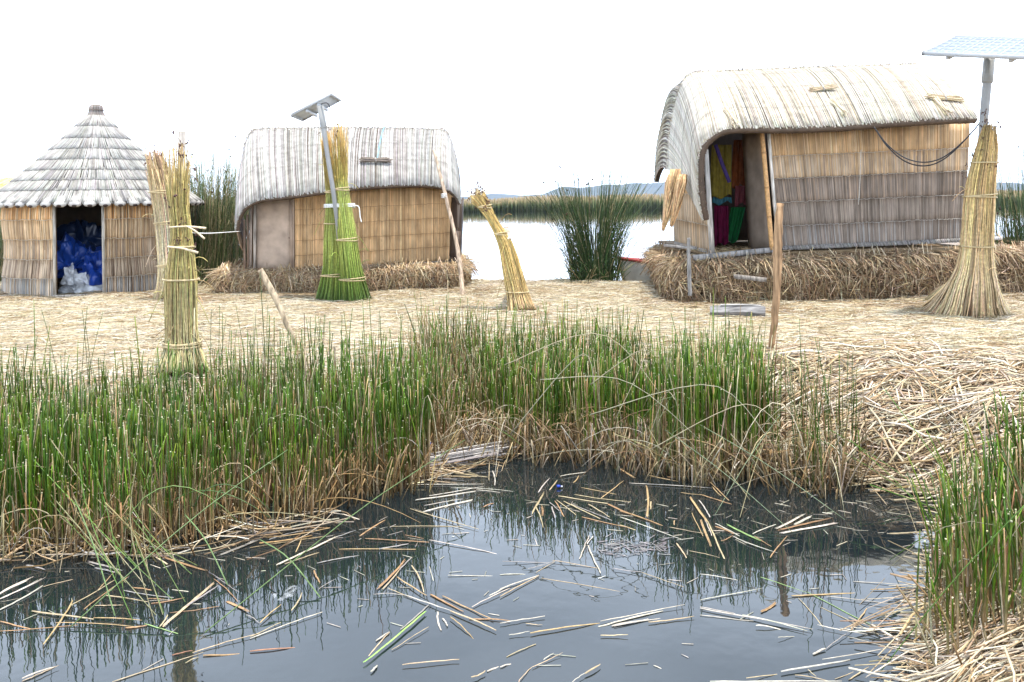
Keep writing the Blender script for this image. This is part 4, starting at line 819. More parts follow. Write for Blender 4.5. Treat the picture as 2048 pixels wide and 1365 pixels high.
# ------------------------------------------------------------------ sheaves
def sheaf(path, rad, n, stops, label, ties=(), rs=.006, tipj=.1, seeds=0, loose=0, name='reed_sheaf', splaytop=0., shell=.55, tiecol=(.52, .41, .23)):
    path = np.array(path); rad = np.array(rad)[:, None]; root = thing(name, path[0], label, 'reed sheaf')
    b = Bat(); k = 14; t = np.linspace(0, 1, k)[None]*uni(1-tipj*2.2, 1.0, (n, 1)); t = t+0
    a = uni(0, 2*PI, n)[:, None]+rng.normal(0, .25, (n, 1))*t; rho = (shell+(1-shell)*np.sqrt(uni(0, 1, n)))[:, None]; inn = rng.random(n) < .3; rho[inn] = np.sqrt(uni(0, .5, (inn.sum(), 1)))
    C_ = cat(path, t); Rr = cat(rad, t)[..., 0]; tip = np.clip((t-.8)/.2, 0, 1)
    Rr = Rr*(1+splaytop*tip*rng.normal(0, 1, (n, 1)))
    Tn = nz(cat(path, np.minimum(t+.03, 1))-cat(path, np.maximum(t-.03, 0))); e1 = nz(np.cross(np.array([0, 1., 0]), Tn)); e2 = np.cross(Tn, e1)
    P = C_+e1*(np.cos(a)*rho*Rr)[..., None]+e2*(np.sin(a)*rho*Rr)[..., None]+rng.normal(0, .003, (n, k, 3))
    P[..., 2] = np.maximum(P[..., 2], path[0][2]-.01)
    sc = np.array([s_[1] for s_ in stops]); st = np.array([s_[0] for s_ in stops])
    K = np.stack([np.interp(t, st, sc[:, i]) for i in range(3)], -1)*np.exp(rng.normal(-.03, .30, (n, 1)))[:, None]*np.exp(rng.normal(0, .06, (n, 1, 3)))
    b.tubes(P, (rs*uni(.65, 1.2, n))[:, None]*np.linspace(1.1, .55, k)[None], np.clip(K, .004, .9), 4)
    if loose:
        m2 = loose; i = rng.integers(0, n, m2); j = rng.integers(4, k-3, m2); p0 = P[i, j]; az = uni(0, 2*PI, m2); Lq = uni(.12, .45, m2); tt_ = np.linspace(0, 1, 5)[None]; up = uni(-.5, 1, (m2, 1))
        Q = np.stack([p0[:, :1]+np.cos(az)[:, None]*Lq[:, None]*tt_*.6, p0[:, 1:2]+np.sin(az)[:, None]*Lq[:, None]*tt_*.6, p0[:, 2:3]+Lq[:, None]*(up*tt_-.6*tt_**2)], -1); b.tubes(Q, .004, K[i, j], 3)
    brd = b
    for tv_ in ties:
        tv_, kk = (tv_, 2) if np.isscalar(tv_) else tv_
        c_ = cat(path, np.array([tv_]))[0]; r_ = cat(rad, np.array([tv_]))[0, 0]*1.06+.008; aa = np.linspace(0, 2*PI*kk, 24*kk); b = Bat()
        b.tubes(np.stack([c_[0]+r_*np.cos(aa), c_[1]+r_*np.sin(aa), c_[2]+.02*np.sin(aa*.5+1)+np.linspace(-.02, .02, len(aa))], -1)[None], .009, tiecol, 5); b.build('tie', M_straw, root)
    if seeds:
        i = rng.integers(0, n, seeds); tp = P[i][:, -1]; u_ = tp+np.stack([rng.normal(0, .045, seeds), rng.normal(0, .04, seeds), uni(-.08, .17, seeds)], -1); b = brd
        b.tubes(np.stack([tp, (tp+u_)/2+rng.normal(0, .01, tp.shape), u_], 1), .0034, (.25, .18, .1), 3)
        for q_ in range(4): b.blobs(u_+rng.normal(0, .012, u_.shape), uni(.007, .013, seeds), vary((.10, .045, .035), 1)[0])
    brd.build('reeds', M_straw, root)
    return root
G0 = (.15, .23, .09); GY = (.40, .46, .10); YB = (.46, .36, .09); BR = (.36, .22, .06)
gst = [(0, G0), (.12, (.16, .25, .05)), (.32, GY), (.62, (.42, .44, .12)), (.72, YB), (1, (.44, .28, .10))]
sheaf([onZ(664, 603, .5), onY(668, 540, 14.1), onY(668, 470, 14.05), onY(666, 400, 14.0), onY(660, 350, 14.0), onY(650, 262, 14.0)], [.27, .18, .155, .11, .09, .08], 420, gst, 'left one of the two green reed sheaves tied to the leaning solar pole', (.17, (.46, 1), .66), .0062, .17, 8, 26, splaytop=.3)
sheaf([onZ(712, 604, .5), onY(702, 540, 13.95), onY(692, 460, 13.9), onY(683, 385, 13.9), onY(680, 340, 13.9), onY(676, 245, 13.9)], [.25, .17, .145, .115, .12, .16], 460, gst, 'right one of the two green reed sheaves tied to the leaning solar pole', (.15, .35, .62), .0062, .2, 12, 40, splaytop=.35)
b = Bat(); c_ = (onY(668, 412, 14.0)+onY(690, 412, 13.9))/2; aa = np.linspace(0, 6*PI, 80); b.tubes(np.stack([c_[0]+.24*np.cos(aa), c_[1]+.16*np.sin(aa), c_[2]+np.linspace(-.03, .03, 80)], -1)[None], .009, (.8, .8, .78), 5)
tl_ = cat([c_+[.23, -.06, 0], c_+[.32, -.1, -.02], c_+[.34, -.1, -.18], c_+[.36, -.1, -.26]], np.linspace(0, 1, 14)); b.tubes(tl_[None], .009, (.8, .8, .78), 5); tag(b.build('white_rope', M_rope, origin=c_), 'white rope wound round the two green sheaves and the solar pole', 'rope')
sst = [(0, (.64, .49, .31)), (.4, (.58, .43, .22)), (.75, (.54, .38, .16)), (1, (.46, .31, .12))]
sheaf([onZ(1935, 632, .5), onY(1944, 590, 11.42), onY(1950, 545, 11.4), onY(1953, 495, 11.4), onY(1957, 430, 11.4), onY(1962, 370, 11.4), onY(1973, 300, 11.4), onY(1979, 250, 11.45)], [.56, .36, .24, .19, .185, .17, .13, .07], 900, sst, 'wide straw coloured sheaf with a spreading foot round the pole at the right edge', ((.43, 1), .66, (.8, 1)), .0075, .12, 70, 30)
sheaf([onZ(366, 752, .5), onY(365, 700, 8.35), onY(363, 655, 8.35), onY(362, 560, 8.35), onY(363, 470, 8.35), onY(357, 390, 8.35), onY(358, 285, 8.4)], [.25, .17, .145, .145, .095, .10, .13], 480, [(0, (.38, .35, .17)), (.3, (.50, .40, .20)), (.6, (.45, .36, .13)), (.85, (.40, .31, .11)), (1, (.40, .27, .13))], 'tall yellow green sheaf tied to the upright plank before the round hut', ((.215, 3), (.62, 1), (.5, 1)), .005, .2, 60, 60, splaytop=.4)
sheaf([onZ(338, 603, .5), onY(340, 560, 14.4), onY(338, 500, 14.4), onY(332, 430, 14.35), onY(322, 370, 14.3), onY(306, 300, 14.3)], [.26, .19, .18, .18, .18, .12], 480, [(0, (.6, .48, .3)), (.5, (.62, .52, .34)), (.85, (.52, .38, .2)), (1, (.34, .22, .14))], 'pale dry sheaf leaning on the right side of the round hut', (.3, .55, .75), .007, .1, 24, 30, splaytop=.25)
sheaf([onZ(1044, 628, .5), onY(1036, 592, 12.55), onY(1026, 550, 12.55), onY(1012, 492, 12.6), onY(988, 446, 12.65), onY(966, 408, 12.7), onY(948, 384, 12.75)], [.21, .16, .14, .105, .065, .09, .12], 420, [(0, (.50, .36, .19)), (.4, (.50, .36, .13)), (.75, (.48, .34, .12)), (1, (.50, .36, .15))], 'leaning yellow sheaf tied to the short post in the gap between the huts', ((.2, 1), .58, .8), .0055, .12, 40, 22, splaytop=.3)

# ------------------------------------------------------------------ posts and stakes
def stake(pts, r_, col, label, name='wooden_stake', sides=8, flat=1., sq=False):
    b = Bat(); k = 22; P = cat(pts, np.linspace(0, 1, k)); rm_ = float(np.mean(r_)); P = P+np.stack([rng.normal(0, rm_*.10, k), rng.normal(0, rm_*.1, k), np.zeros(k)], -1); rr = np.interp(np.linspace(0, 1, k), np.linspace(0, 1, len(r_) if np.ndim(r_) else 2), r_ if np.ndim(r_) else [r_, r_*.85])*(1+rng.normal(0, .05, k))
    b.tubes(P[None], rr[None], vary(col, 1, .03, .008)[0], sides, flat); return tag(b.build(name, M_wood, smooth=not sq, origin=np.asarray(pts[0])), label, 'stake')
b = Bat(); b.beam(onZ(362, 742, .45), onY(364, 263, 8.62), .062, .04, (.34, .31, .28), (0, -1, 0)); tag(b.build('wooden_plank', M_wood), 'tall grey plank standing upright behind the yellow green sheaf', 'plank')
stake([onZ(926, 597, .5), onY(916, 500, 14.75), onY(893, 400, 14.9), onY(867, 300, 15.05)], np.array([.042, .036, .03, .02]), (.50, .38, .28), 'thin leaning pole in front of the right end of the plywood door hut')
b = Bat(); c_ = onY(888, 392, 14.85); aa = np.linspace(0, 6*PI, 40); b.tubes((c_+np.stack([.045*np.cos(aa), .045*np.sin(aa), np.linspace(-.04, .04, 40)], -1))[None], .008, (.75, .73, .7), 4); tag(b.build('string_tie', M_rope, origin=c_), 'pale string knotted round the thin leaning pole', 'string')
o = stake([onZ(597, 700, .5), onY(570, 640, 9.65), onY(545, 585, 9.7), onY(520, 540, 9.75)], np.array([.024, .03, .036, .034]), (.38, .30, .21), 'pale leaning stick with a blunt head standing left of the green sheaves')
stake([onZ(1541, 722, .46), onY(1549, 640, 8.72), onY(1555, 540, 8.72), onY(1556, 480, 8.72), onY(1561, 407, 8.75)], np.array([.030, .034, .044, .046, .034]), (.33, .20, .11), 'rough reddish brown stake standing before the mound of the large hut')
stake([onY(1380, 592, 12.75), onY(1378, 530, 12.75), onY(1377, 476, 12.75)], np.array([.03, .03, .022]), (.25, .235, .22), 'short grey post before the left corner of the large hut mound')
stake([onZ(1026, 580, .45), onY(1019, 510, 12.85), onY(1012, 457, 12.8)], .062, (.50, .42, .34), 'thick round post holding up the leaning yellow sheaf')
stake([onY(672, 770, 7.9), onY(670, 730, 7.9), onY(669, 692, 7.9)], .012, (.55, .45, .32), 'thin dry stick poking out of the rushes below the green sheaves')
# split log
b = Bat(); a_, e_ = onY(1420, 625, 11.75), onY(1530, 622, 11.6); t = np.linspace(0, 1, 12); P = a_+(e_-a_)*t[:, None]; P[:, 2] = .585+.012*np.sin(t*3); M_woodx = mat_col('split_log_wood', .85, .1, 0, 30, .5, .9, (.1, 1, 1))
b.tubes(P[None], np.interp(t, [0, .04, .5, .97, 1], [.09, .105, .10, .115, .10])[None], (.22, .21, .205), 6, .82); b.tubes((P+[0, -.03, .085])[2:-1][None], .03, (.27, .26, .25), 5, .5); tag(b.build('log', M_woodx, smooth=False, origin=P[0]), 'weathered grey split log lying at the foot of the large hut mound', 'log')
b = Bat(); b.beam(onY(1468, 553, 12.8), onY(1532, 560, 12.75), .1, .06, (.27, .24, .21)); tag(b.build('wooden_board', M_wood), 'grey board end sticking out of the large reed mound below the doorway', 'board')
b = Bat(); b.beam(onY(1330, 491, 13.6), onY(1392, 497, 13.3), .1, .04, (.26, .24, .22)); b.beam(onY(1955, 480, 14.4), onY(2000, 476, 14.6), .1, .05, (.42, .4, .38)); tag(b.build('floor_beams', M_wood), 'grey beam ends showing on top of the large reed mound', 'beam')
# pegs through the front sheaf
for (p0, p1, r_, lab) in (((338, 455, 8.15), (412, 457, 8.2), .012, 'upper straight pale twig pushed through the yellow green sheaf'), ((372, 452, 8.14), (409, 478, 8.1), .010, 'thin bent pale twig drooping from the yellow green sheaf'), ((335, 494, 8.14), (396, 506, 8.16), .013, 'lower pale twig pushed through the yellow green sheaf')):
    b = Bat(); b.tubes(cat([onY(*p0), (onY(*p0)+onY(*p1))/2+[0, 0, .012], onY(*p1)], np.linspace(0, 1, 8))[None], np.linspace(.6, 1, 8)[None]*r_, (.72, .58, .38), 6); tag(b.build('twig', M_straw, origin=onY(*p0)), lab, 'twig')
b = Bat(); b.tubes(cat([onY(376, 465, 8.6), onY(420, 467, 11), onY(482, 463, 15.4)], np.linspace(0, 1, 20))[None], .006, (.8, .8, .8), 4); tag(b.build('line', M_rope, origin=onY(376, 465, 8.6)), 'thin white line strung from the yellow green sheaf to the plywood door hut', 'line')
b = Bat(); b.tubes(cat([onY(1722, 300, 13.55), onY(1720, 360, 13.6), onY(1717, 410, 13.6)], np.linspace(0, 1, 8))[None], .006, (.6, .56, .5), 4); tag(b.build('string', M_rope, origin=onY(1722, 300, 13.55)), 'pale string hanging down the grey wall of the large hut', 'string')

# ------------------------------------------------------------------ boat
root = thing('rowing_boat', onZ(1300, 565, .0) if False else (2.85, 18.2, 0), 'white wooden boat with a red gunwale moored behind the large hut mound', 'boat')
bw = onY(1242, 521, 17.8); Lb = 3.4; k = 24; t = np.linspace(0, 1, k); cxl = bw[0]+.02+t*Lb*.95; cyl_ = 18.3+0*t
hw = .62*np.sin(np.clip(t*1.35+.18, 0, 1)*PI/2)**.9*np.where(t > .8, 1-(t-.8)*.7, 1); hw = np.maximum(hw*np.clip(.25+t*4, 0, 1), .04); sheer = bw[2]+.0-.14*np.sin(t*PI)
prof = []
for s_ in np.linspace(-1, 1, 13):
    w_ = np.abs(s_)**.7*np.sign(s_); zz = sheer*np.abs(s_)**2.2-.12*(1-np.abs(s_)); xoff = (1-np.abs(s_))*.38*np.clip(1-t*4, 0, 1); prof.append(np.stack([cxl+xoff, cyl_+hw*w_, zz], -1))
b = Bat(); b.grid(np.array(prof), (.66, .64, .58), .03); b.build('hull', M_boat, root)
b = Bat()
for s_ in (0, -1): P = np.array(prof)[s_]+[0, 0, .012]; b.tubes(P[None], .035, (.36, .05, .04), 6)
P = np.array([prof[0][0], prof[-1][0]])+[0, 0, .012]; b.tubes(P[None], .035, (.36, .05, .04), 6); b.build('gunwale', M_boat, root)
b = Bat(); P = np.stack([lerp(prof[0][0], prof[6][0], t)+[-.01, 0, 0] for t in np.linspace(0, 1, 8)]); P = np.array([q_[0] for q_ in prof])+[-.015, 0, 0]; b.tubes(P[None], .022, (.45, .33, .2), 6); b.build('stem', M_boat, root)
b = Bat(); b.beam((bw[0]+1.3, 17.8, .55), (bw[0]+1.3, 18.8, .55), .2, .03, (.4, .3, .2)); b.build('thwart', M_wood, root)

# far-left yellow roofed hut
Yh = 30.; a_ = onY(-110, 384, Yh); e_ = onY(45, 388, Yh); tz = onY(0, 357, Yh+1.5)[2]
root = thing('yellow_hut', ((a_[0]+e_[0])/2, Yh+1.4, 0), 'distant low hut with a yellow roof at the far left edge behind the round hut', 'hut')
CEN = (a_[0]+1, Yh+1.5, 0); b = Bat(); tl, tr, bl, br = np.array([a_[0], Yh+1.5, tz]), np.array([e_[0]+.3, Yh+1.5, tz]), a_-[0, .2, 0], e_+[.4, -.2, 0]
S = quadS(tl, tr, bl, br); backing(b, S, -1, .006, .05, (.6, .45, .16), 30, 10, CEN); sg = outsign(S, (a_[0]+1, Yh+1.5, 0)); mat_reeds(b, S, 130, [0, .5, 1], .018, [[(.80, .62, .22), (.72, .54, .18), (.85, .7, .3)]], 3, sg, .02)
bl2, br2 = bl+[0, 3.4, 0], br+[0, 3.4, 0]; S = quadS(tr, tl, br2, bl2); backing(b, S, -1, .006, .05, (.6, .45, .16), 30, 10, CEN); b.build('roof', M_mat, root)
b = Bat(); wz = a_[2]; b.beam((a_[0]+.1, Yh+1.4, wz/2), (e_[0]+.1, Yh+1.4, wz/2), 2.6, wz, (.16, .13, .11)); b.build('wall', M_mat, root)

# ------------------------------------------------------------------ broken stems floating on the pond
# views: (scale, x0, y0); rows are traced lines: x1 y1 x2 y2 width colour [bend]
VW = dict(A=(520/1945, 0, 1000), B=(520/1945, 500, 1000), C=(440/1969, 1000, 1060), D=(440/1969, 1400, 1060), E=(440/2048, 820, 880), F=(460/2048, 1240, 900))
FL = """
A 0 700 370 520 30 w;A 0 745 330 580 22 w;A 0 825 320 645 18 w;A 325 650 600 570 8 p;A 240 830 700 895 20 p;A 700 880 1060 900 12 t;A 418 918 1090 930 10 t;A 1080 930 1330 1000 12 g;A 940 960 1100 940 20 o;A 0 910 310 970 14 o;A 0 980 580 940 10 o;A 545 750 325 1080 18 t 12
A 165 1335 460 1210 20 w;A 165 1360 440 1235 12 p;A 840 1365 1520 1140 14 p 3;A 1520 1165 1945 1125 20 o;A 1290 1160 1440 1130 14 r;A 1440 1140 1945 1000 12 p;A 1390 1220 1510 1150 12 p;A 785 715 1110 760 14 p;A 920 680 1300 730 10 y;A 1100 740 1390 730 10 o;A 1130 775 1380 735 14 o;A 700 790 920 790 10 p;A 990 655 1170 665 12 o
A 1220 945 1600 620 26 p;A 1390 800 1630 640 20 y;A 1200 950 1250 840 16 p;A 1270 845 1640 800 8 o;A 1700 760 1865 840 26 o;A 650 460 970 530 22 y;A 710 510 860 540 18 y;A 200 490 340 520 16 y;A 630 820 1000 530 12 o 4;A 530 790 860 600 11 p;A 735 670 860 535 10 t;A 1290 415 1565 325 20 w;A 1640 415 1945 290 24 y;A 1130 395 1550 530 20 o;A 1560 540 1860 720 8 y
A 450 430 580 320 12 p 6;A 100 400 260 270 12 t;A 0 340 160 180 10 t;A 1600 590 1780 760 10 o;A 1840 860 1940 920 10 y
B 0 360 770 225 10 t;B 200 490 640 280 20 w;B 640 280 790 230 12 y;B 260 478 520 375 14 p;B 820 270 1010 150 18 o;B 665 370 1240 370 14 t;B 500 475 970 375 12 y;B 970 370 1185 330 18 y;B 860 290 1340 320 12 o;B 1340 300 1870 395 12 w;B 1160 260 1300 290 8 o;B 1300 90 1660 5 16 w;B 1060 200 1945 190 10 p
B 960 660 1160 450 22 o;B 990 670 1120 520 16 p;B 1120 520 1215 410 14 y;B 1100 575 1320 715 16 t;B 1210 490 1300 690 16 p 14;B 1340 500 1390 690 10 w;B 1350 710 1600 835 22 o;B 1440 720 1820 900 16 t;B 1030 660 1250 740 8 p;B 1160 710 1500 830 16 w;B 1500 830 1840 975 20 p;B 1500 875 1690 1035 14 t;B 1405 840 1430 975 20 w;B 1440 890 1475 945 18 w
B 1480 565 1945 560 10 w;B 1790 715 1945 640 16 w;B 1660 800 1945 660 12 w;B 920 708 1190 698 10 y;B 1310 840 850 1220 26 G 5;B 1335 790 1130 970 18 y;B 1040 990 790 1275 16 p;B 945 1055 1040 990 18 w;B 1060 1120 1335 950 8 p;B 905 1285 955 1210 24 w;B 1140 1235 1565 1190 14 p;B 1655 1330 1760 1280 18 p;B 1775 1285 1945 1210 22 w;B 0 1025 230 920 10 p;B 0 1035 540 840 12 w 3;B 0 1130 415 1080 18 r
B 75 920 235 780 14 t;B 310 830 390 695 16 p;B 480 530 525 600 20 o;B 0 315 130 275 18 y;B 1640 890 1945 905 16 o;B 340 390 400 220 12 t;B 510 670 640 590 8 y
C 0 840 400 770 16 w;C 20 285 480 275 10 y;C 250 350 500 280 8 y;C 320 380 500 280 8 p;C 0 400 330 390 12 w;C 0 530 350 405 18 w;C 0 600 350 410 16 p;C 470 275 1010 345 8 p;C 1010 345 1270 380 12 y;C 1270 380 1645 515 8 p;C 370 430 1560 635 7 p;C 710 260 800 50 16 w;C 790 140 900 385 20 w;C 780 130 850 10 14 w
C 900 820 1650 670 14 w;C 80 940 270 910 14 w;C 270 920 900 810 22 t;C 880 865 1460 725 24 w;C 1000 860 1330 800 26 w;C 1020 865 1650 735 14 w;C 1330 830 1740 775 18 p;C 900 945 1145 940 16 p;C 1580 120 1675 240 22 p;C 1695 185 1969 250 6 p;C 60 1140 320 1020 14 p;C 0 1230 150 1160 20 w;C 390 1165 480 1105 14 w;C 290 1230 560 1100 8 p;C 165 1365 300 1190 8 p;C 640 1365 770 1280 12 w;C 760 1285 900 1200 26 p;C 1375 1215 1510 1250 8 w;C 230 840 380 850 8 p
D 0 630 560 525 14 w;D 0 690 390 750 10 w;D 0 700 1010 890 20 w;D 380 760 960 905 20 w;D 500 855 740 870 18 w;D 0 765 480 815 10 w;D 540 740 670 655 30 o;D 820 590 1530 540 22 t;D 1530 535 1969 515 14 t;D 1130 590 1969 695 8 w;D 0 395 400 435 12 w;D 540 425 960 560 8 g;D 960 560 1700 930 8 g;D 880 610 1250 1090 8 p 25;D 1010 1110 1120 1065 30 w;D 1130 1060 1350 900 10 y;D 1350 900 1520 640 16 t
D 725 1270 1340 1160 26 w;D 1100 1165 1760 1040 14 w;D 1210 1340 1580 1150 12 p;D 1330 1340 1510 1230 18 p;D 90 1355 1270 1355 20 w;D 850 1295 1270 1360 10 p;D 965 1250 1040 1310 12 p;D 625 250 780 55 16 o;D 700 965 850 930 8 w;D 1680 35 1969 25 26 p;D 1370 460 1850 495 8 w;D 1720 570 1969 560 12 y;D 1730 600 1960 590 12 y;D 1600 1140 1969 1170 14 p;D 415 1330 720 1260 8 p;D 1050 850 1500 940 8 w;D 1080 690 1600 940 10 p;D 1250 880 1900 960 14 w;D 1330 780 1969 1060 12 p;D 1620 740 1900 980 10 p;D 1320 960 1760 1040 12 y
E 60 560 620 480 22 w;E 180 520 690 435 12 w;E 130 610 690 510 12 w;E 120 670 580 555 18 w;E 20 420 690 410 14 w;E 20 370 580 400 14 p;E 150 270 720 350 18 p;E 10 325 620 345 14 p;E 380 445 990 465 10 w;E 620 465 840 490 10 w;E 70 240 520 140 40 y;E 520 140 940 155 10 y;E 740 200 735 380 12 p;E 770 290 790 425 18 w 10;E 830 200 800 340 12 p;E 890 190 855 290 12 p;E 1195 490 1300 355 18 w;E 1300 470 1400 320 20 p;E 1140 680 1250 490 22 p;E 1170 620 1240 820 18 p 10;E 1225 610 1228 690 24 o;E 1320 620 1350 730 20 y;E 1300 580 1390 660 14 y;E 1350 570 1490 820 18 o
E 1380 525 1840 595 20 p;E 1530 510 2048 580 12 p;E 1365 560 1580 715 14 p;E 1430 570 1770 735 18 p;E 1500 600 1880 750 14 y;E 1660 600 1880 710 16 p;E 1840 600 2048 690 24 o;E 1600 720 2048 820 16 o;E 1595 445 2020 515 12 t;E 1780 540 1990 380 14 t;E 0 640 640 830 14 p;E 685 625 790 565 16 o;E 1400 340 1640 300 12 w;E 1520 400 1570 335 14 t
F 240 225 660 300 14 t;F 420 240 590 240 10 o;F 80 295 820 340 10 w;F 0 545 440 680 22 o;F 0 600 560 800 14 w;F 440 690 740 745 10 p;F 0 670 270 745 18 p;F 235 320 240 600 24 t 14;F 275 460 275 530 20 p;F 485 630 485 665 18 t;F 620 420 780 640 26 t;F 700 450 800 600 18 w;F 780 640 930 950 22 p;F 720 620 810 860 26 t;F 640 560 740 770 12 t;F 750 610 830 810 14 w;F 770 260 970 450 18 t;F 820 330 900 410 14 t;F 715 400 1020 475 14 o;F 540 380 750 405 8 t;F 850 680 1010 750 22 o;F 850 655 1160 805 18 w;F 940 660 1240 800 24 g;F 1200 770 1350 860 12 o;F 1000 770 1160 830 10 w;F 1040 790 1400 920 14 w
F 1390 700 1640 575 26 w;F 1560 660 1780 545 30 w;F 1410 715 1880 605 22 o;F 1440 745 1930 650 30 w;F 1180 750 1460 620 14 w;F 1800 560 1890 575 14 w;F 900 810 1000 765 14 o;F 1700 420 1760 385 16 y;F 1610 380 1940 330 14 p;F 0 170 130 250 22 t
"""
FC = dict(w=(.54, .49, .41), p=(.47, .37, .23), t=(.44, .31, .16), o=(.38, .23, .12), r=(.30, .14, .09), y=(.32, .29, .27), g=(.26, .38, .14), G=(.34, .58, .14))
FN = dict(w='bleached white', p='pale straw coloured', t='golden tan', o='orange brown', r='reddish', y='weathered grey', g='dull green', G='bright fresh green')
ZN = lambda x, y: ('in dark water by the ' + ('left rush bed' if x < 800 else 'middle rushes' if x < 1400 else 'reed heap at right')) if y < 1080 else \
    ('on the dark reflections at lower left' if y < 1230 else 'on the water in the bottom left corner') if x < 480 else \
    ('on the open water at the bottom centre' if y > 1230 else 'on the reed reflections in mid pond') if x < 1150 else \
    ('on the bright water at the bottom right' if y > 1200 else 'on the pale water right of centre')
cnt = {}
rows = [q_.split() for ln in FL.strip().splitlines() for q_ in ln.split(';')]
built = []
for i, q_ in enumerate(rows):
    s_, ox, oy = VW[q_[0]]; x1, y1, x2, y2, w_ = map(float, q_[1:6]); c = q_[6]; bend = float(q_[7]) if len(q_) > 7 else rng.normal(0, 5)
    X1, Y1, X2, Y2 = x1*s_+ox, y1*s_+oy, x2*s_+ox, y2*s_+oy
    zl = .002+.0016*(i % 7); a_, e_ = onZ(X1, Y1, zl), onZ(X2, Y2, zl+.002); L_ = np.linalg.norm(e_-a_); dd = (e_-a_)/L_; pr_ = np.array([-dd[1], dd[0], 0])
    dist = np.hypot(*((a_+e_)/2)[:2]); foresh = abs(dd[0])*.55+.45 if False else 1
    wd = w_*s_/F*dist*math.hypot(1, .3); rad_ = float(np.clip(wd*.5*.68, .0022, .012))
    k = 9; t = np.linspace(0, 1, k); P = a_+(e_-a_)*t[:, None]+pr_*((bend*s_/F*dist)*4*t*(1-t)+rng.normal(0, .0012, k))[:, None]; P[:, 2] += .0015*np.sin(t*5+i)-(.016*t**2 if i % 3 == 0 else 0)
    b = Bat(); col = vary(FC[c], 1, .08, .02)[0]; rr = rad_*np.interp(t, [0, .08, .6, 1], [.8, 1, .98, uni(.35, .9)])
    if rad_ > .0058:      # split stalk: a few flattened strips side by side
        m_s = 3
        for j in range(m_s):
            off = pr_*(j-1)*rad_*.62+dd*rng.normal(0, .012); cc = vary(col, 1, .14, .03)[0]
            kk_ = np.repeat(cc[None], k, 0)*np.exp(rng.normal(0, .06, (k, 1))); b.tubes((P+off+[0, 0, .001*j])[None], (rr*.42)[None], np.clip(kk_, 0, .92)[None], 5, .6)
    else:
        kk_ = np.repeat(col[None], k, 0)*np.exp(rng.normal(0, .08, (k, 1))); b.tubes(P[None], rr[None], np.clip(kk_, 0, .92)[None], 6, .7)
    if c == 'G':
        pass
    o = b.build('floating_stem', M_straw, origin=a_); built.append(o)
    size = 'long' if L_ > .42 else 'short' if L_ < .17 else 'medium'
    if rad_ > .0072: size = 'thick '+size
    elif rad_ < .0034: size = 'thin '+size
    lab = f'{size} {FN[c]} stem floating {ZN((X1+X2)/2, (Y1+Y2)/2)}'
    tag(o, lab, 'reed stem', 'broken reed stems floating on the pond')
# scum of fine debris
b = Bat(); n = 130; x = uni(1190, 1330, n); y = 1092+rng.normal(0, 9, n); pts = np.array([onZ(a_, c_, .004) for a_, c_ in zip(x, y)]); a = rng.normal(.2, .7, n); Lq = uni(.01, .09, n)
b.tubes(np.stack([pts, pts+np.stack([np.cos(a)*Lq, -np.sin(a)*Lq, 0*a], -1)], 1), .002, vary((.26, .24, .24), n, .3), 3)
n = 260; x = uni(0, 1900, n); y = 1000+rng.exponential(90, n); y = np.minimum(y, 1360); pts = np.array([onZ(a_, c_, .003) for a_, c_ in zip(x, y)]); a = rng.normal(0, .8, n); Lq = uni(.01, .12, n)
b.tubes(np.stack([pts, pts+np.stack([np.cos(a)*Lq, np.sin(a)*Lq, 0*a], -1)], 1), .0017, vary((.5, .45, .36), n, .3), 3)
tag(b.build('floating_debris', M_straw), 'fine bits of reed and scum floating on the pond', 'debris', kind='stuff')
# litter: small caps and a clear bag
for px, py, z, lab in ((861, 889, .1, 'tiny deep blue plastic cap caught in the foot of the left rushes'), (1117, 974, .01, 'tiny blue and white plastic cap floating near the middle rushes')):
    p_ = onZ(px, py, z); b = Bat(); b.tubes(np.array([[p_, p_+[0, 0, .012]]]), .014, (.02, .06, .45), 12); b.tubes(np.array([[p_+[.018, 0, .002], p_+[.03, 0, .002]]]), .006, (.7, .7, .75), 6); tag(b.build('bottle_cap', M_tarp, origin=p_), lab, 'bottle cap')
p_ = onZ(572, 1195, .0); b = Bat(); b.grid(crumple(p_+[0, .02, -.02], (.085, .12, .035), 3.3, 0, amp=.9, n=36)[::-1], (.8, .8, .8)); M_bag = mat_plastic(); M_bag.name = 'clear_bag'
mr = [q for q in M_bag.node_tree.nodes if q.type == 'MAP_RANGE'][0]; mr.inputs[3].default_value = .03; mr.inputs[4].default_value = .30
tag(b.build('plastic_bag', M_bag, origin=p_), 'clear plastic bag half sunk in the dark water left of the floating green stem', 'plastic bag')

# ------------------------------------------------------------------ haze, sky, sun
HZ = True
if HZ:
    b = Bat(); lo, hi = np.array([-3600, -60, -3.]), np.array([3600, 5400, 150.])
    V = [(x, y, z) for x in (lo[0], hi[0]) for y in (lo[1], hi[1]) for z in (lo[2], hi[2])]
    b.add(V, [[(0, 1, 3, 2), (4, 6, 7, 5), (0, 4, 5, 1), (2, 3, 7, 6), (0, 2, 6, 4), (1, 5, 7, 3)]], (1, 1, 1))
    mh = bpy.data.materials.new('haze_air'); mh.use_nodes = True; N = mh.node_tree.nodes; N.remove(N['Principled BSDF'])
    v_ = N.new('ShaderNodeVolumePrincipled'); v_.inputs['Color'].default_value = (.66, .79, 1, 1); v_.inputs['Density'].default_value = 1.4e-4; v_.inputs['Anisotropy'].default_value = .3
    mh.node_tree.links.new(v_.outputs[0], N['Material Output'].inputs['Volume'])
    tag(b.build('haze', mh, smooth=False), kind='stuff')
sd = nz(np.array([.13, -.10, .98])); el = math.asin(sd[2]); azr = math.atan2(sd[0], sd[1])
wd_ = bpy.data.worlds.new('World'); scene.world = wd_; wd_.use_nodes = True; nt = wd_.node_tree; N = nt.nodes; L = nt.links; bg = N['Background']
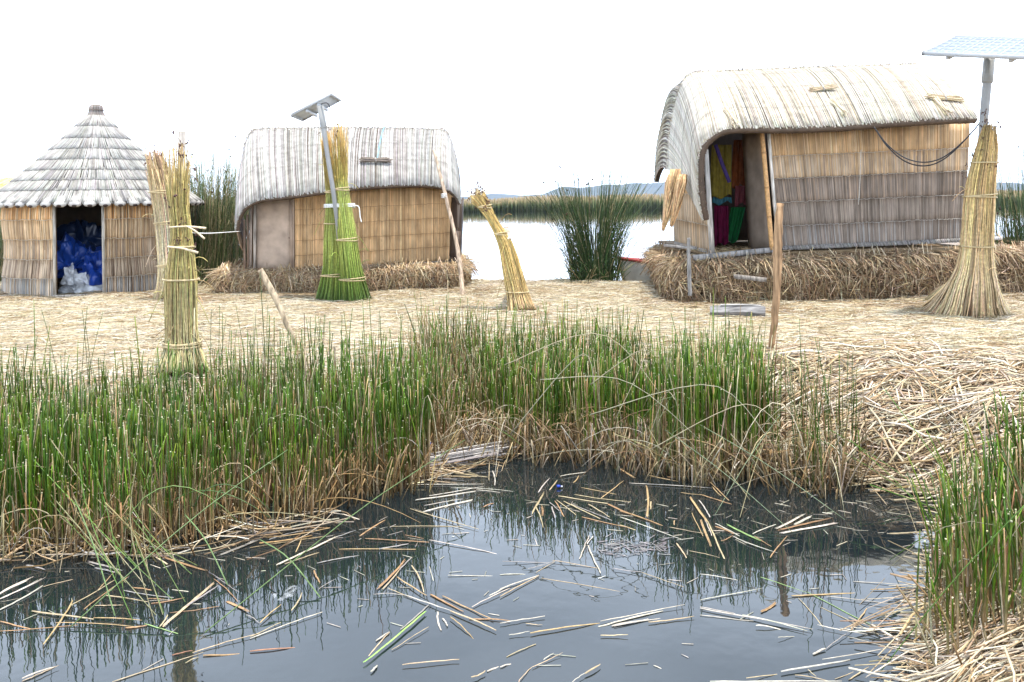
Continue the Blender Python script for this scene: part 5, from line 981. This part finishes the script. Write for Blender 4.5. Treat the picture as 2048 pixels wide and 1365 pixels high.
sk = N.new('ShaderNodeTexSky'); sk.sky_type = 'NISHITA'; sk.sun_disc = False; sk.sun_elevation = el; sk.sun_rotation = azr; sk.altitude = 3800; sk.dust_density = 2
tc = N.new('ShaderNodeTexCoord'); mp = N.new('ShaderNodeMapping'); mp.inputs['Scale'].default_value = (1, 1, 3.2); L.new(tc.outputs['Generated'], mp.inputs[0])
no = N.new('ShaderNodeTexNoise'); no.inputs['Scale'].default_value = 1.7; no.inputs['Detail'].default_value = 5; no.inputs['Roughness'].default_value = .5; L.new(mp.outputs[0], no.inputs[0])
mr = N.new('ShaderNodeMapRange'); mr.inputs[1].default_value = .36; mr.inputs[2].default_value = .60; mr.inputs[3].default_value = .62; mr.inputs[4].default_value = .97; L.new(no.outputs[0], mr.inputs[0])
mx = N.new('ShaderNodeMix'); mx.data_type = 'RGBA'; mx.inputs[7].default_value = (19.5, 22.3, 26.5, 1)
L.new(mr.outputs[0], mx.inputs[0]); L.new(sk.outputs[0], mx.inputs[6]); 
sx_ = N.new('ShaderNodeSeparateXYZ'); L.new(tc.outputs['Generated'], sx_.inputs[0]); g1 = N.new('ShaderNodeMapRange'); g1.interpolation_type = 'SMOOTHSTEP'
g1.inputs[1].default_value = 0; g1.inputs[2].default_value = .75; g1.inputs[3].default_value = 1.55; g1.inputs[4].default_value = .38; L.new(sx_.outputs[2], g1.inputs[0])
vm = N.new('ShaderNodeVectorMath'); vm.operation = 'SCALE'; L.new(mx.outputs[2], vm.inputs[0]); L.new(g1.outputs[0], vm.inputs['Scale']); L.new(vm.outputs[0], bg.inputs[0]); bg.inputs[1].default_value = .1
ld = bpy.data.lights.new('sun', 'SUN'); ld.energy = 4.6; ld.angle = math.radians(.6); ld.color = (1, .95, .87); lo_ = bpy.data.objects.new('sun', ld); COL.objects.link(lo_)
lo_.rotation_euler = Vector(sd).to_track_quat('Z', 'Y').to_euler(); lo_.location = (0, 0, 30)
scene.view_settings.view_transform = 'Standard'; scene.view_settings.look = 'None'; scene.view_settings.exposure = 0.42; scene.view_settings.gamma = 1
scene.cycles.max_bounces = 8; scene.cycles.diffuse_bounces = 3; scene.cycles.transparent_max_bounces = 12; scene.cycles.volume_bounces = 0; scene.cycles.sample_clamp_indirect = 6
scene.cycles.use_denoising = True
